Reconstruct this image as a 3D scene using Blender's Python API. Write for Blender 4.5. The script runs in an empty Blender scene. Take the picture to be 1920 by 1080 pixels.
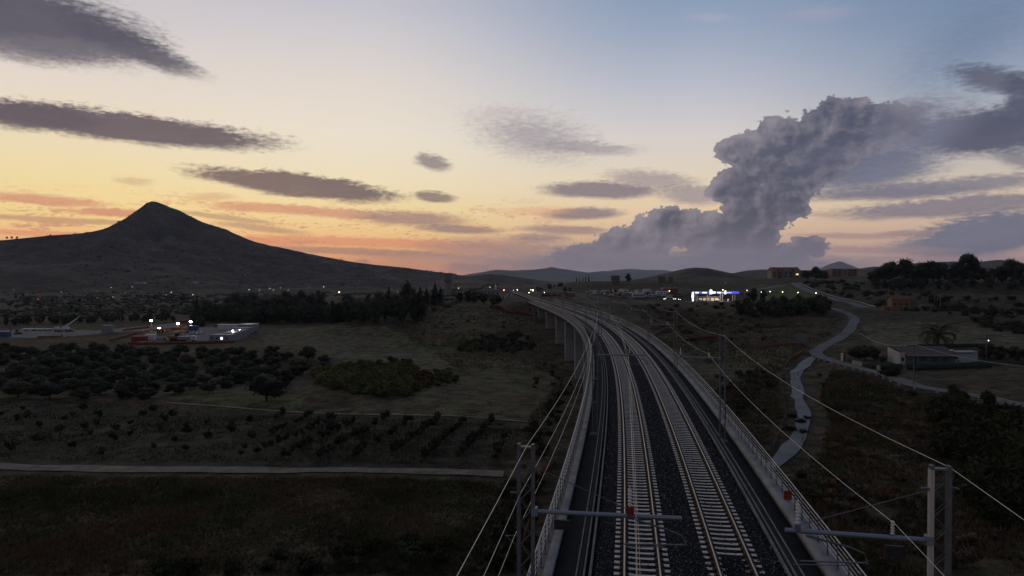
import bpy, math, random
import numpy as np
from mathutils import Vector, Matrix
R = math.radians
scene = bpy.context.scene
COL = scene.collection
# ------------------------------------------------------------------ camera
F, CX, CY, HC = 1280.0, 960.0, 540.0, 12.5
PITCH = math.atan(20 / F)
CP, SP = math.cos(PITCH), math.sin(PITCH)
cam_d = bpy.data.cameras.new('camera'); cam = bpy.data.objects.new('camera', cam_d); COL.objects.link(cam)
cam_d.sensor_width = 36; cam_d.lens = 24; cam_d.clip_start = 0.5; cam_d.clip_end = 60000
cam.location = (0, 0, HC); cam.rotation_euler = (math.pi / 2 - PITCH, 0, 0)
scene.camera = cam
vs = scene.view_settings
vs.view_transform = 'Standard'; vs.look = 'None'; vs.exposure = 0; vs.gamma = 1; vs.use_curve_mapping = False
cy = scene.cycles
cy.max_bounces = 5; cy.diffuse_bounces = 2; cy.glossy_bounces = 2; cy.transmission_bounces = 3
cy.volume_bounces = 0; cy.transparent_max_bounces = 6; cy.sample_clamp_indirect = 2.0; cy.sample_clamp_direct = 0
cy.caustics_reflective = False; cy.caustics_refractive = False
try:
    cy.use_denoising = True; cy.denoiser = 'OPENIMAGEDENOISE'
except Exception:
    pass

def ray(px, py):
    dx = (px - CX) / F; du = (CY - py) / F
    return dx, CP + du * SP, -SP + du * CP
def at_D(px, py, D):
    x, y, z = ray(px, py); t = D / y
    return Vector((x * t, D, HC + z * t))
def at_z(px, py, z):
    x, y, rz = ray(px, py); t = (z - HC) / rz
    return Vector((x * t, y * t, z))
def proj(X, Y, Z):
    dz = Z - HC; d = Y * CP - dz * SP; u = Y * SP + dz * CP
    return CX + F * X / d, CY - F * u / d
def lin(c):
    return tuple(((v / 255) / 12.92 if v <= 10 else ((v / 255 + .055) / 1.055) ** 2.4) for v in c)
def sky_dir(px, py):
    x, y, z = ray(px, py); n = math.sqrt(x * x + y * y + z * z)
    return math.degrees(math.atan2(x, y)), math.degrees(math.asin(z / n))

# ------------------------------------------------------------------ sky
world = bpy.data.worlds.new('World'); scene.world = world; world.use_nodes = True
W = world.node_tree; W.nodes.clear()
class V:
    """A float socket of the sky's node tree with arithmetic."""
    def __init__(s, k): s.k = k
    def op(s, o, b=None, c=None):
        n = W.nodes.new('ShaderNodeMath'); n.operation = o
        for i, v in enumerate((s, b, c)):
            if v is None: continue
            if isinstance(v, V): W.links.new(v.k, n.inputs[i])
            else: n.inputs[i].default_value = v
        return V(n.outputs[0])
    def __add__(s, b): return s.op('ADD', b)
    def __sub__(s, b): return s.op('SUBTRACT', b)
    def __mul__(s, b): return s.op('MULTIPLY', b)
    def max(s, b): return s.op('MAXIMUM', b)
    def min(s, b): return s.op('MINIMUM', b)
def smooth(v, a, b, lo=0.0, hi=1.0):
    n = W.nodes.new('ShaderNodeMapRange'); n.interpolation_type = 'SMOOTHSTEP'
    W.links.new(v.k, n.inputs[0]); n.inputs[1].default_value = a; n.inputs[2].default_value = b
    n.inputs[3].default_value = lo; n.inputs[4].default_value = hi
    return V(n.outputs[0])
def mixc(f, a, b):
    n = W.nodes.new('ShaderNodeMix'); n.data_type = 'RGBA'
    if isinstance(f, V): W.links.new(f.k, n.inputs[0])
    else: n.inputs[0].default_value = f
    for i, c in ((6, a), (7, b)):
        if isinstance(c, tuple): n.inputs[i].default_value = (*c, 1)
        else: W.links.new(c, n.inputs[i])
    return n.outputs[2]
tc = W.nodes.new('ShaderNodeTexCoord'); sep = W.nodes.new('ShaderNodeSeparateXYZ')
W.links.new(tc.outputs['Generated'], sep.inputs[0])
dx_, dy_, dz_ = (V(sep.outputs[i]) for i in range(3))
AZ = dx_.op('ARCTAN2', dy_) * 57.29578
EL = dz_.op('ARCSINE') * 57.29578
def ramp(stops):
    n = W.nodes.new('ShaderNodeValToRGB'); W.links.new((EL * (1 / 90)).op('ADD', 0.1).k, n.inputs[0])
    cr = n.color_ramp; cr.interpolation = 'LINEAR'
    while len(cr.elements) > 1: cr.elements.remove(cr.elements[-1])
    first = True
    for e, c in sorted(stops):
        p = e / 90 + .1
        if first: el = cr.elements[0]; el.position = p; first = False
        else: el = cr.elements.new(p)
        el.color = (*lin(c), 1)
    return n.outputs[0]
def column(x, rows, high):
    st = [(sky_dir(x, y)[1], c) for y, c in rows]
    st.append((-2, rows[0][1]))
    return ramp(st + high)
ZEN = [(75, (106, 112, 130)), (90, (104, 110, 128))]
c0 = column(100, [(505, (224, 152, 124)), (470, (238, 172, 126)), (430, (246, 202, 138)), (390, (247, 217, 150)), (340, (244, 222, 164)), (270, (239, 222, 184)), (160, (232, 219, 204)), (60, (220, 211, 207)), (0, (209, 202, 205))],
            [(32, (178, 175, 184)), (48, (136, 140, 156))] + ZEN)
c1 = column(650, [(505, (238, 158, 120)), (470, (247, 182, 120)), (430, (248, 208, 146)), (390, (246, 220, 162)), (340, (243, 226, 190)), (250, (237, 226, 208)), (150, (226, 216, 208)), (50, (207, 203, 207)), (0, (196, 194, 204))],
            [(32, (166, 169, 184)), (48, (132, 137, 156))] + ZEN)
c2 = column(1280, [(505, (180, 156, 154)), (450, (214, 182, 156)), (400, (236, 206, 170)), (340, (231, 214, 188)), (250, (216, 209, 206)), (150, (184, 188, 202)), (50, (152, 166, 190)), (0, (140, 158, 185))],
            [(32, (124, 140, 166)), (48, (112, 124, 148))] + ZEN)
c3 = column(1850, [(505, (184, 156, 154)), (450, (206, 171, 155)), (400, (216, 188, 164)), (340, (212, 196, 178)), (250, (190, 187, 190)), (150, (154, 164, 182)), (50, (130, 147, 174)), (0, (120, 140, 170))],
            [(32, (110, 128, 158)), (48, (104, 118, 144))] + ZEN)
c4 = ramp([(-3, (98, 92, 98)), (0, (104, 98, 104)), (8, (106, 104, 114)), (20, (104, 106, 120)), (45, (103, 108, 126))] + ZEN)
a0, a1, a2, a3 = (sky_dir(x, 300)[0] for x in (100, 650, 1280, 1850))
sky = mixc(smooth(AZ, a0, a1), c0, c1)
sky = mixc(smooth(AZ, a1, a2), sky, c2)
sky = mixc(smooth(AZ, a2, a3), sky, c3)
back = smooth(AZ.op('ABSOLUTE'), 40, 125)
sky = mixc(back, sky, c4)
# domain warp shared by all clouds
def noise(scale, sx, sy, detail=5, rough=.55, off=(0, 0), dist=0.0):
    cmb = W.nodes.new('ShaderNodeCombineXYZ')
    W.links.new((AZ * sx + off[0]).k, cmb.inputs[0]); W.links.new((EL * sy + off[1]).k, cmb.inputs[1])
    n = W.nodes.new('ShaderNodeTexNoise'); W.links.new(cmb.outputs[0], n.inputs['Vector'])
    n.inputs['Scale'].default_value = scale; n.inputs['Detail'].default_value = detail
    n.inputs['Roughness'].default_value = rough; n.inputs['Distortion'].default_value = dist
    return V(n.outputs[0]) - .5
n_str = noise(.55, .45, 2.2, 6, .6)            # streaky, wide
n_fine = noise(1.6, .8, 2.4, 5, .62, (7, 3))     # fine fibres
n_fib = noise(3.4, .55, 1.7, 7, .66, (9, 31))
n_puf = noise(.42, 1, 1.15, 8, .56, (3, 11), .3)     # round puffs
n_puf2 = noise(.42, 1, 1.15, 8, .56, (3.55, 10.5), .3)
n_puf3 = noise(1.15, 1, 1.1, 9, .6, (13, 2), .2)
n_puf4 = noise(1.15, 1, 1.1, 9, .6, (13.22, 1.78), .2)
n_big = noise(.12, 1, 1.6, 3, .5, (20, 5))
AFTER = None
def local(cx, cy_, rx, ry, ang, warp):
    a, e = sky_dir(cx, cy_); cs, sn = math.cos(R(ang)), math.sin(R(ang))
    p1 = sky_dir(cx + cs * rx * .6, cy_ + sn * rx * .6); p0 = sky_dir(cx - cs * rx * .6, cy_ - sn * rx * .6)
    q1 = sky_dir(cx + sn * ry, cy_ - cs * ry); q0 = sky_dir(cx - sn * ry, cy_ + cs * ry)
    ux, uy = (p1[0] - p0[0]) / 1.2, (p1[1] - p0[1]) / 1.2; rot = math.atan2(uy, ux); sx_ = math.hypot(ux, uy)
    vx, vy = (q1[0] - q0[0]) / 2, (q1[1] - q0[1]) / 2; sy_ = abs(-math.sin(rot) * vx + math.cos(rot) * vy)
    mp = W.nodes.new('ShaderNodeMapping'); mp.vector_type = 'TEXTURE'
    cmb = W.nodes.new('ShaderNodeCombineXYZ')
    # a vanishing link to the layer below keeps the evaluation order serial (small shader stack)
    az = V(AFTER.k).op('MULTIPLY_ADD', 1e-9, AZ)
    W.links.new(warp[0][0].op('MULTIPLY_ADD', warp[0][1], az).k, cmb.inputs[0])
    W.links.new(warp[1][0].op('MULTIPLY_ADD', warp[1][1], V(AFTER.k).op('MULTIPLY_ADD', 1e-9, EL)).k, cmb.inputs[1])
    W.links.new(cmb.outputs[0], mp.inputs[0])
    mp.inputs['Location'].default_value = (a, e, 0); mp.inputs['Rotation'].default_value = (0, 0, rot)
    mp.inputs['Scale'].default_value = (sx_, sy_, 1)
    ln = W.nodes.new('ShaderNodeVectorMath'); ln.operation = 'LENGTH'; W.links.new(mp.outputs[0], ln.inputs[0])
    return V(ln.outputs['Value'])
wa = (n_str * 1.6, n_fine * .75 + n_str * .9)
STREAKS = [  # cx cy rx ry angle colour opacity softness noise
    (40, 36, 300, 74, 12, (78, 77, 91), .96, .42, .9), (250, 88, 150, 26, 22, (82, 80, 94), .9, .45, .8), (90, 92, 160, 26, 4, (112, 107, 116), .7, .6, 1.2),
    (235, 238, 335, 30, 7, (94, 86, 95), .97, .36, .9), (60, 220, 150, 27, 5, (90, 83, 93), .92, .4, .9),
    (560, 348, 205, 23, 7, (112, 97, 98), .97, .32, .8), (815, 369, 42, 11, 6, (130, 114, 110), .9, .4, .8),
    (812, 304, 36, 16, 13, (140, 128, 130), .9, .5, 1.0),
    (1000, 255, 110, 44, 10, (150, 142, 150), .75, .9, 2.0), (1100, 277, 100, 13, 4, (152, 144, 150), .7, .6, 1.2),
    (935, 212, 70, 14, -3, (196, 184, 184), .5, .8, 1.4), (250, 340, 40, 9, 4, (196, 168, 130), .6, .7, 1.2), (395, 369, 45, 8, 0, (205, 165, 125), .6, .7, 1.2),
    (1125, 357, 118, 17, 1, (128, 116, 126), .92, .4, .7), (1220, 337, 90, 18, 5, (150, 136, 142), .75, .6, 1.1), (1092, 401, 80, 12, -1, (136, 118, 126), .9, .4, .8),
    (1060, 431, 90, 9, 2, (150, 124, 126), .8, .5, .9), (1300, 365, 70, 20, 4, (142, 130, 140), .75, .6, 1.1), (1010, 396, 70, 9, 0, (222, 160, 125), .5, .7, 1.0),
    (90, 375, 125, 10, 5, (206, 144, 116), .85, .45, 1.8), (215, 399, 85, 9, 2, (202, 138, 114), .9, .4, 1.4), (120, 413, 210, 6, 3, (172, 136, 112), .7, .5, .8), (60, 437, 160, 6, 2, (222, 130, 104), .6, .6, .8),
    (500, 390, 120, 10, 4, (208, 148, 116), .85, .45, 2.0), (640, 401, 100, 11, 5, (204, 144, 118), .8, .45, 1.9), (770, 410, 110, 15, 3, (160, 130, 122), .9, .5, 1.1), (860, 430, 85, 9, 2, (152, 126, 122), .9, .45, .8),
    (420, 408, 110, 6, 7, (182, 150, 122), .8, .5, .8), (490, 428, 90, 7, 7, (176, 142, 118), .75, .5, .9), (690, 454, 260, 9, 2, (222, 138, 108), .7, .45, 1.8), (640, 470, 230, 7, 2, (170, 128, 116), .8, .4, 1.2),
    (800, 481, 160, 7, 2, (170, 130, 120), .6, .6, .9), (930, 464, 150, 20, 0, (160, 130, 128), .75, .7, 1.2), (1010, 446, 60, 9, 0, (140, 122, 130), .7, .6, 1.2), (990, 488, 210, 14, 0, (172, 142, 142), .65, .8, .9),
    (470, 452, 90, 8, 3, (214, 132, 106), .7, .6, 1.2),
    (1820, 75, 170, 62, -32, (104, 120, 148), .5, 1.0, 1.5), (1865, 150, 95, 27, 9, (84, 86, 104), .85, .5, 1.3), (1920, 175, 45, 40, 60, (78, 80, 100), .8, .5, 1.0),
    (1850, 248, 175, 46, -4, (80, 82, 102), .96, .42, 1.0), (1900, 215, 90, 30, -25, (82, 84, 104), .9, .45, .9), (1905, 295, 50, 20, 20, (96, 98, 116), .7, .7, 1.4),
    (1660, 275, 170, 62, -25, (112, 115, 134), .82, .6, .9), (1625, 318, 150, 40, -6, (104, 107, 128), .88, .5, .9),
    (1640, 362, 190, 14, -2, (122, 116, 128), .8, .6, 1.2), (1760, 352, 230, 17, -5, (116, 114, 130), .82, .5, 1.0), (1770, 389, 240, 20, -4, (122, 116, 130), .88, .45, .9), (1540, 402, 70, 6, 2, (176, 150, 140), .5, .6, 1.0),
    (1850, 440, 165, 44, -9, (102, 107, 128), .94, .35, 1.0), (1740, 462, 90, 17, -3, (116, 116, 134), .8, .6, .9), (1700, 437, 60, 6, -2, (140, 122, 128), .7, .5, .8), (1600, 443, 120, 6, 1, (158, 130, 130), .65, .6, .9),
    (1640, 468, 150, 8, 1, (160, 132, 136), .7, .6, .9), (1790, 486, 210, 8, 0, (160, 136, 144), .7, .7, .8),
    (1530, 26, 75, 15, -4, (158, 156, 176), .5, .8, 1.2), (1330, 33, 50, 9, 0, (168, 168, 186), .4, .8, 1.0), (1230, 492, 300, 36, 0, (126, 120, 134), .8, .8, .6), (1400, 500, 180, 26, 0, (130, 126, 142), .8, .7, .6),
    (890, 505, 60, 10, 0, (150, 128, 132), .6, .7, .9), (860, 497, 20, 7, 0, (150, 128, 132), .5, .6, .7), (680, 491, 14, 6, 0, (176, 132, 122), .6, .5, .6),
]
for (cx, c_y, rx, ry, ang, col, op, soft, na) in STREAKS:
    AFTER = V(sky)
    e = local(cx, c_y, rx, ry, ang, ((wa[0], min(1.0, rx / 100)), (wa[1], min(1.0, ry / 26))))
    f = n_fib.op('MULTIPLY_ADD', na * .6, n_fine.op('MULTIPLY_ADD', na * .62, e))
    al = smooth(f, 1 + soft * .55, 1 - soft, 0, op)
    cv = tuple(lin(col))
    sky = mixc(al, sky, mixc(smooth(n_fine * .5 + n_str * .6 + n_fib * .5, -.3, .4, 0, .6), cv, tuple(min(1, v * 1.4) for v in cv)))
# thin mottled band of small clouds along the horizon
band = smooth(EL, .5, 2.2).min(smooth(EL, 7.5, 4.0)).min(smooth(AZ, 12, -4))
bm = smooth(n_str + n_fine * .5 + n_fib * 1.1, .04, .2, 0, .8) * band
sky = mixc(bm, sky, lin((205, 146, 120)))
# towering cumulus
CUM = [(1610, 235, 85, 52), (1565, 222, 48, 44), (1660, 232, 74, 40), (1470, 268, 78, 52), (1400, 284, 62, 34), (1532, 285, 85, 58), (1440, 330, 72, 46), (1490, 330, 66, 50), (1400, 340, 60, 40), (1460, 385, 62, 42), (1362, 362, 38, 28),
       (1420, 375, 66, 42), (1398, 412, 62, 44), (1272, 432, 90, 44), (1258, 408, 48, 22), (1185, 458, 80, 36), (1345, 440, 95, 44), (1420, 445, 48, 32), (1120, 480, 95, 24), (1518, 462, 36, 22), (1460, 478, 60, 22), (1570, 252, 90, 60)]
fld = None
for (cx, c_y, rx, ry) in CUM:
    AFTER = V(sky) if fld is None else fld
    l = local(cx, c_y, rx, ry, 0, ((n_puf, 1.5), (n_puf2, 1.3)))
    f = (l * l) * -1.0 + 1.0
    fld = f if fld is None else fld.op('SMOOTH_MAX', f, .35)
fl2 = fld + n_puf * 1.7 + n_puf3 * 2.0 + n_fib * .5
al = smooth(fl2, -.02, .14, 0, .97)
sh = (n_puf - n_puf2) * 1.9 + (n_puf3 - n_puf4) * .6 + n_puf3 * .15 + n_big * .5 - smooth(fld, .15, .95, -.16, .2) + smooth(AZ, 24, 11, -.16, .2) + smooth(EL, 4, 12, -.08, .1)
cumc = mixc(smooth(sh, -.55, .62), lin((72, 77, 99)), lin((146, 139, 149)))
cumc = mixc(smooth(EL, 5.0, .9, 0, .85), cumc, lin((128, 122, 138)))
sky = mixc(al, sky, cumc)
for (cx, c_y, rx, ry, col, op) in [(1220, 496, 330, 26, (132, 126, 140), .8), (1380, 486, 150, 20, (122, 118, 136), .75), (1700, 210, 70, 26, (112, 112, 130), .6), (1400, 503, 260, 18, (134, 128, 142), .8), (1690, 250, 90, 40, (108, 110, 130), .55), (1560, 300, 90, 46, (98, 100, 120), .35)]:
    AFTER = V(sky)
    e = local(cx, c_y, rx, ry, -8 if c_y < 400 else 0, (wa[0], wa[1]) if False else ((wa[0], .8), (wa[1], .5)))
    sky = mixc(smooth(n_fine.op('MULTIPLY_ADD', .5, e), 1.25, .25, 0, op), sky, lin(col))
nish = W.nodes.new('ShaderNodeTexSky'); nish.sky_type = 'NISHITA'; nish.sun_disc = False
nish.sun_elevation = R(1.0); nish.sun_rotation = R(-27); nish.altitude = 300
bg = W.nodes.new('ShaderNodeBackground'); bg.inputs[1].default_value = 1.0
W.links.new(sky, bg.inputs[0])
bg2 = W.nodes.new('ShaderNodeBackground'); bg2.inputs[1].default_value = 0.006
W.links.new(nish.outputs[0], bg2.inputs[0])
add = W.nodes.new('ShaderNodeAddShader'); W.links.new(bg.outputs[0], add.inputs[0]); W.links.new(bg2.outputs[0], add.inputs[1])
wo = W.nodes.new('ShaderNodeOutputWorld'); W.links.new(add.outputs[0], wo.inputs[0])
world.cycles.sampling_method = 'MANUAL'; world.cycles.sample_map_resolution = 512
# the sun has set: only a faint wide afterglow is left
sun_d = bpy.data.lights.new('afterglow_sun', 'SUN'); sun = bpy.data.objects.new('afterglow_sun', sun_d); COL.objects.link(sun)
sun_d.energy = 0.06; sun_d.angle = R(20); sun_d.color = (1, .78, .55)
sun.rotation_euler = (R(86), 0, R(180 + 27))
# ------------------------------------------------------------------ helpers
rng = np.random.default_rng(7); random.seed(7)
MATS = {}
def mat(name, col, rough=.85, metal=0.0, var=None, vscale=1.0, bump=0.0, bscale=8.0, emit=0.0, spec=.3, coord='Object', detail=5, sharp=(.35, .65), noemit=False):
    """Principled material; var = second colour mixed in by noise."""
    if name in MATS: return MATS[name]
    m = bpy.data.materials.new(name); m.use_nodes = True; MATS[name] = m
    t = m.node_tree; p = t.nodes['Principled BSDF']
    p.inputs['Base Color'].default_value = (*col, 1); p.inputs['Roughness'].default_value = rough; p.inputs['Metallic'].default_value = metal
    p.inputs['Specular IOR Level'].default_value = spec
    m.diffuse_color = (*col, 1)
    if emit:
        p.inputs['Emission Color'].default_value = (*col, 1); p.inputs['Emission Strength'].default_value = emit
        if noemit: m.cycles.emission_sampling = 'NONE'
    if var or bump:
        c = t.nodes.new('ShaderNodeTexCoord')
    if var:
        n = t.nodes.new('ShaderNodeTexNoise'); n.inputs['Scale'].default_value = vscale; n.inputs['Detail'].default_value = detail
        n.inputs['Roughness'].default_value = .65
        t.links.new(c.outputs[coord], n.inputs['Vector'])
        r = t.nodes.new('ShaderNodeMapRange'); r.inputs[1].default_value = sharp[0]; r.inputs[2].default_value = sharp[1]
        t.links.new(n.outputs[0], r.inputs[0])
        x = t.nodes.new('ShaderNodeMix'); x.data_type = 'RGBA'; x.inputs[6].default_value = (*col, 1); x.inputs[7].default_value = (*var, 1)
        t.links.new(r.outputs[0], x.inputs[0]); t.links.new(x.outputs[2], p.inputs['Base Color'])
    if bump:
        n2 = t.nodes.new('ShaderNodeTexNoise'); n2.inputs['Scale'].default_value = bscale; n2.inputs['Detail'].default_value = 6
        t.links.new(c.outputs[coord], n2.inputs['Vector'])
        b = t.nodes.new('ShaderNodeBump'); b.inputs['Strength'].default_value = 1; b.inputs['Distance'].default_value = bump
        t.links.new(n2.outputs[0], b.inputs['Height']); t.links.new(b.outputs[0], p.inputs['Normal'])
    return m
def tag(o, label=None, cat=None, group=None, kind=None):
    if label: o['label'] = label
    if cat: o['category'] = cat
    if group: o['group'] = group
    if kind: o['kind'] = kind
    return o
def empty(name, loc=(0, 0, 0), rz=0.0, label=None, cat=None, group=None):
    o = bpy.data.objects.new(name, None); COL.objects.link(o); o.location = loc; o.rotation_euler = (0, 0, rz)
    o.empty_display_size = .3
    return tag(o, label, cat, group)
def link(name, mesh, parent=None, loc=None, rz=None, scale=None):
    o = bpy.data.objects.new(name, mesh); COL.objects.link(o)
    if parent: o.parent = parent
    if loc is not None: o.location = loc
    if rz is not None: o.rotation_euler = (0, 0, rz)
    if scale is not None: o.scale = scale if hasattr(scale, '__len__') else (scale,) * 3
    return o
def copy_tree(o, parent=None):
    c = o.copy(); COL.objects.link(c); c.parent = parent
    for ch in list(o.children): copy_tree(ch, c)
    return c
def mesh_np(name, v, f, mats, smooth=False, mi=None):
    me = bpy.data.meshes.new(name); v = np.asarray(v, dtype=np.float32); f = np.asarray(f, dtype=np.int32)
    k = f.shape[1]
    me.vertices.add(len(v)); me.vertices.foreach_set('co', v.ravel())
    me.loops.add(f.size); me.loops.foreach_set('vertex_index', f.ravel())
    me.polygons.add(len(f)); me.polygons.foreach_set('loop_start', np.arange(0, f.size, k, dtype=np.int32))
    for m in (mats if isinstance(mats, (list, tuple)) else [mats]): me.materials.append(m)
    if mi is not None: me.polygons.foreach_set('material_index', np.asarray(mi, dtype=np.int32))
    if smooth: me.polygons.foreach_set('use_smooth', np.ones(len(f), dtype=bool))
    me.update(calc_edges=True); me.validate()
    return me
class MB:
    """Collects boxes, bars and tubes into one mesh."""
    def __init__(s): s.v = []; s.f = []
    def add(s, vs, fs):
        n = len(s.v); s.v += [tuple(p) for p in vs]; s.f += [tuple(i + n for i in q) for q in fs]; return s
    def box(s, c, d, rz=0.0, top=1.0, topy=None):
        x, y, z = d[0] / 2, d[1] / 2, d[2] / 2; ty = top if topy is None else topy
        cs, sn = math.cos(rz), math.sin(rz); P = []
        for k, (a, b) in ((-1, (1, 1)), (1, (top, ty))):
            for (i, j) in ((-1, -1), (1, -1), (1, 1), (-1, 1)):
                px, py = i * x * a, j * y * b
                P.append((c[0] + px * cs - py * sn, c[1] + px * sn + py * cs, c[2] + k * z))
        return s.add(P, [(3, 2, 1, 0), (4, 5, 6, 7), (0, 1, 5, 4), (1, 2, 6, 5), (2, 3, 7, 6), (3, 0, 4, 7)])
    def tube(s, p0, p1, r0, r1=None, n=6, caps=True):
        r1 = r0 if r1 is None else r1
        p0 = Vector(p0); p1 = Vector(p1); d = (p1 - p0).normalized()
        a = d.cross(Vector((0, 0, 1)) if abs(d.z) < .9 else Vector((1, 0, 0))).normalized(); b = d.cross(a)
        P = []
        for p, r in ((p0, r0), (p1, r1)):
            for i in range(n):
                t = 2 * math.pi * i / n; P.append(p + (a * math.cos(t) + b * math.sin(t)) * r)
        fs = [(i, (i + 1) % n, n + (i + 1) % n, n + i) for i in range(n)]
        if caps: fs += [tuple(range(n))[::-1], tuple(range(n, 2 * n))]
        return s.add(P, fs)
    def path(s, pts, r, n=5):
        pts = [Vector(p) for p in pts]; P = []; m = len(pts)
        for i, p in enumerate(pts):
            d = (pts[min(i + 1, m - 1)] - pts[max(i - 1, 0)]).normalized()
            a = d.cross(Vector((0, 0, 1)) if abs(d.z) < .95 else Vector((1, 0, 0))).normalized(); b = d.cross(a)
            for k in range(n):
                t = 2 * math.pi * k / n; P.append(p + (a * math.cos(t) + b * math.sin(t)) * r)
        fs = [(i * n + k, i * n + (k + 1) % n, (i + 1) * n + (k + 1) % n, (i + 1) * n + k) for i in range(m - 1) for k in range(n)]
        fs += [tuple(range(n))[::-1], tuple(range((m - 1) * n, m * n))]
        return s.add(P, fs)
    def ball(s, c, r, seg=8, rings=5, sz=1.0):
        P = [(c[0], c[1], c[2] - r * sz)]
        for j in range(1, rings):
            t = math.pi * j / rings - math.pi / 2
            for i in range(seg):
                u = 2 * math.pi * i / seg; P.append((c[0] + r * math.cos(t) * math.cos(u), c[1] + r * math.cos(t) * math.sin(u), c[2] + r * sz * math.sin(t)))
        P.append((c[0], c[1], c[2] + r * sz)); fs = []
        for i in range(seg): fs.append((0, 1 + (i + 1) % seg, 1 + i))
        for j in range(rings - 2):
            for i in range(seg):
                a = 1 + j * seg + i; b = 1 + j * seg + (i + 1) % seg; fs.append((a, b, b + seg, a + seg))
        n = len(P) - 1; o = 1 + (rings - 2) * seg
        for i in range(seg): fs.append((n, o + i, o + (i + 1) % seg))
        return s.add(P, fs)
    def prism(s, poly, y0, y1):
        """poly in x-z, extruded along y"""
        n = len(poly); P = [(x, y0, z) for x, z in poly] + [(x, y1, z) for x, z in poly]
        return s.add(P, [tuple(range(n)), tuple(range(2 * n - 1, n - 1, -1))] + [((i + 1) % n, i, n + i, n + (i + 1) % n) for i in range(n)])
    def mesh(s, name, m, smooth=False):
        me = bpy.data.meshes.new(name); me.from_pydata(s.v, [], s.f)
        for x in (m if isinstance(m, (list, tuple)) else [m]): me.materials.append(x)
        if smooth: me.polygons.foreach_set('use_smooth', np.ones(len(me.polygons), dtype=bool))
        me.update(); return me
    def build(s, name, m, parent=None, smooth=False, loc=None, rz=None):
        return link(name, s.mesh(name, m, smooth), parent, loc, rz)

# numpy value noise
def _h(ix, iy, seed):
    n = (ix.astype(np.int64) * 374761393 + iy.astype(np.int64) * 668265263 + seed * 974711) & 0x7fffffff
    n = ((n ^ (n >> 13)) * 1274126177) & 0x7fffffff
    return ((n ^ (n >> 16)) & 0xffff) / 65535.0
def vnoise(x, y, seed=0):
    x = np.asarray(x, float); y = np.asarray(y, float)
    ix = np.floor(x); iy = np.floor(y); fx = x - ix; fy = y - iy
    fx = fx * fx * (3 - 2 * fx); fy = fy * fy * (3 - 2 * fy)
    a = _h(ix, iy, seed); b = _h(ix + 1, iy, seed); c = _h(ix, iy + 1, seed); d = _h(ix + 1, iy + 1, seed)
    return (a * (1 - fx) + b * fx) * (1 - fy) + (c * (1 - fx) + d * fx) * fy - .5
def fbm(x, y, seed=0, oct=4, gain=.5):
    s = 0; a = 1.0
    for i in range(oct):
        s = s + a * vnoise(x * 2 ** i, y * 2 ** i, seed + i); a *= gain
    return s

# ------------------------------------------------------------------ the line's alignment (left track centre)
TC = [3.92336729e-09, -2.47792120e-06, 2.22299432e-06, 1.74648400e-01, 5.60529230e-01]
TD = [4 * TC[0], 3 * TC[1], 2 * TC[2], TC[3]]
def tx(Y):
    Y = np.asarray(Y, float); y = np.clip(Y, 0, 355)
    v = np.polyval(TC, y) + np.where(Y < 0, .1746 * Y, 0) + np.where(Y > 355, np.polyval(TD, 355.0) * (Y - 355), 0)
    return v
def tslope(Y):
    return np.polyval(TD, np.clip(np.asarray(Y, float), 0, 355))
def tp(Y, off, z=0.0):
    th = math.atan(float(tslope(Y)))
    return Vector((float(tx(Y)) + off * math.cos(th), Y - off * math.sin(th), z))
def th(Y): return math.atan(float(tslope(Y)))

# ------------------------------------------------------------------ terrain
PL = -16.0
CTRL_Z = []
for (px, py, z) in [
    # left plain
    (0, 640, PL), (250, 640, PL), (450, 640, PL), (0, 700, PL), (300, 720, PL), (600, 700, PL), (0, 800, PL), (300, 800, PL), (600, 800, PL), (850, 790, PL), (0, 900, PL), (300, 900, PL), (600, 900, PL), (850, 900, PL),
    (0, 1060, PL - .3), (400, 1060, PL - .3), (800, 1060, PL - .3), (940, 960, PL - .3), (1000, 800, PL), (960, 720, PL), (700, 640, PL), (760, 660, PL), (840, 665, PL), (600, 612, PL), (300, 605, PL), (0, 605, PL),
    (700, 604, PL), (0, 575, PL), (200, 570, PL), (400, 570, PL), (600, 570, PL), (0, 552, PL), (300, 552, PL), (600, 552, PL), (780, 556, PL + 1),
    # valley under the viaduct
    (1078, 712, -16.6), (1057, 678, -15.5), (1040, 645, -12.4), (1022, 617, -9.6), (1007, 599, -7.4), (995, 584, -5.0), (1092, 740, -16.8),
    # right of the line
    (1460, 870, -15.5), (1500, 790, -15.0), (1490, 720, -14.0), (1530, 668, -11.5), (1400, 760, -14.5), (1760, 688, -11.0), (1720, 722, -11.0), (1640, 700, -11.2), (1900, 757, -11.2), (1820, 738, -11.2), (1608, 600, -6.5), (1570, 640, -10.0),
    (1850, 950, -14.5), (1600, 1000, -15.4), (1750, 860, -14.2), (1600, 760, -13.4), (1700, 790, -13.4), (1300, 650, -10.5), (1400, 660, -11.5), (1350, 700, -12.6), (1300, 600, -8.0), (1420, 610, -8.2), (1340, 566, -4.0),
    (1500, 1060, -16), (1920, 1060, -15), (1900, 880, -13.6), (1695, 583, -4.0), (1620, 577, -2.8), (1800, 640, -8.5), (1900, 625, -7.5), (1700, 640, -9.4), (1800, 585, -4.0), (1900, 590, -4.4), (1240, 566, -3.6), (1150, 566, -2.2), (1100, 566, -1.2),
    (1230, 620, -9.0), (1180, 600, -6.5)]:
    CTRL_Z.append(at_z(px, py, z))
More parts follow.
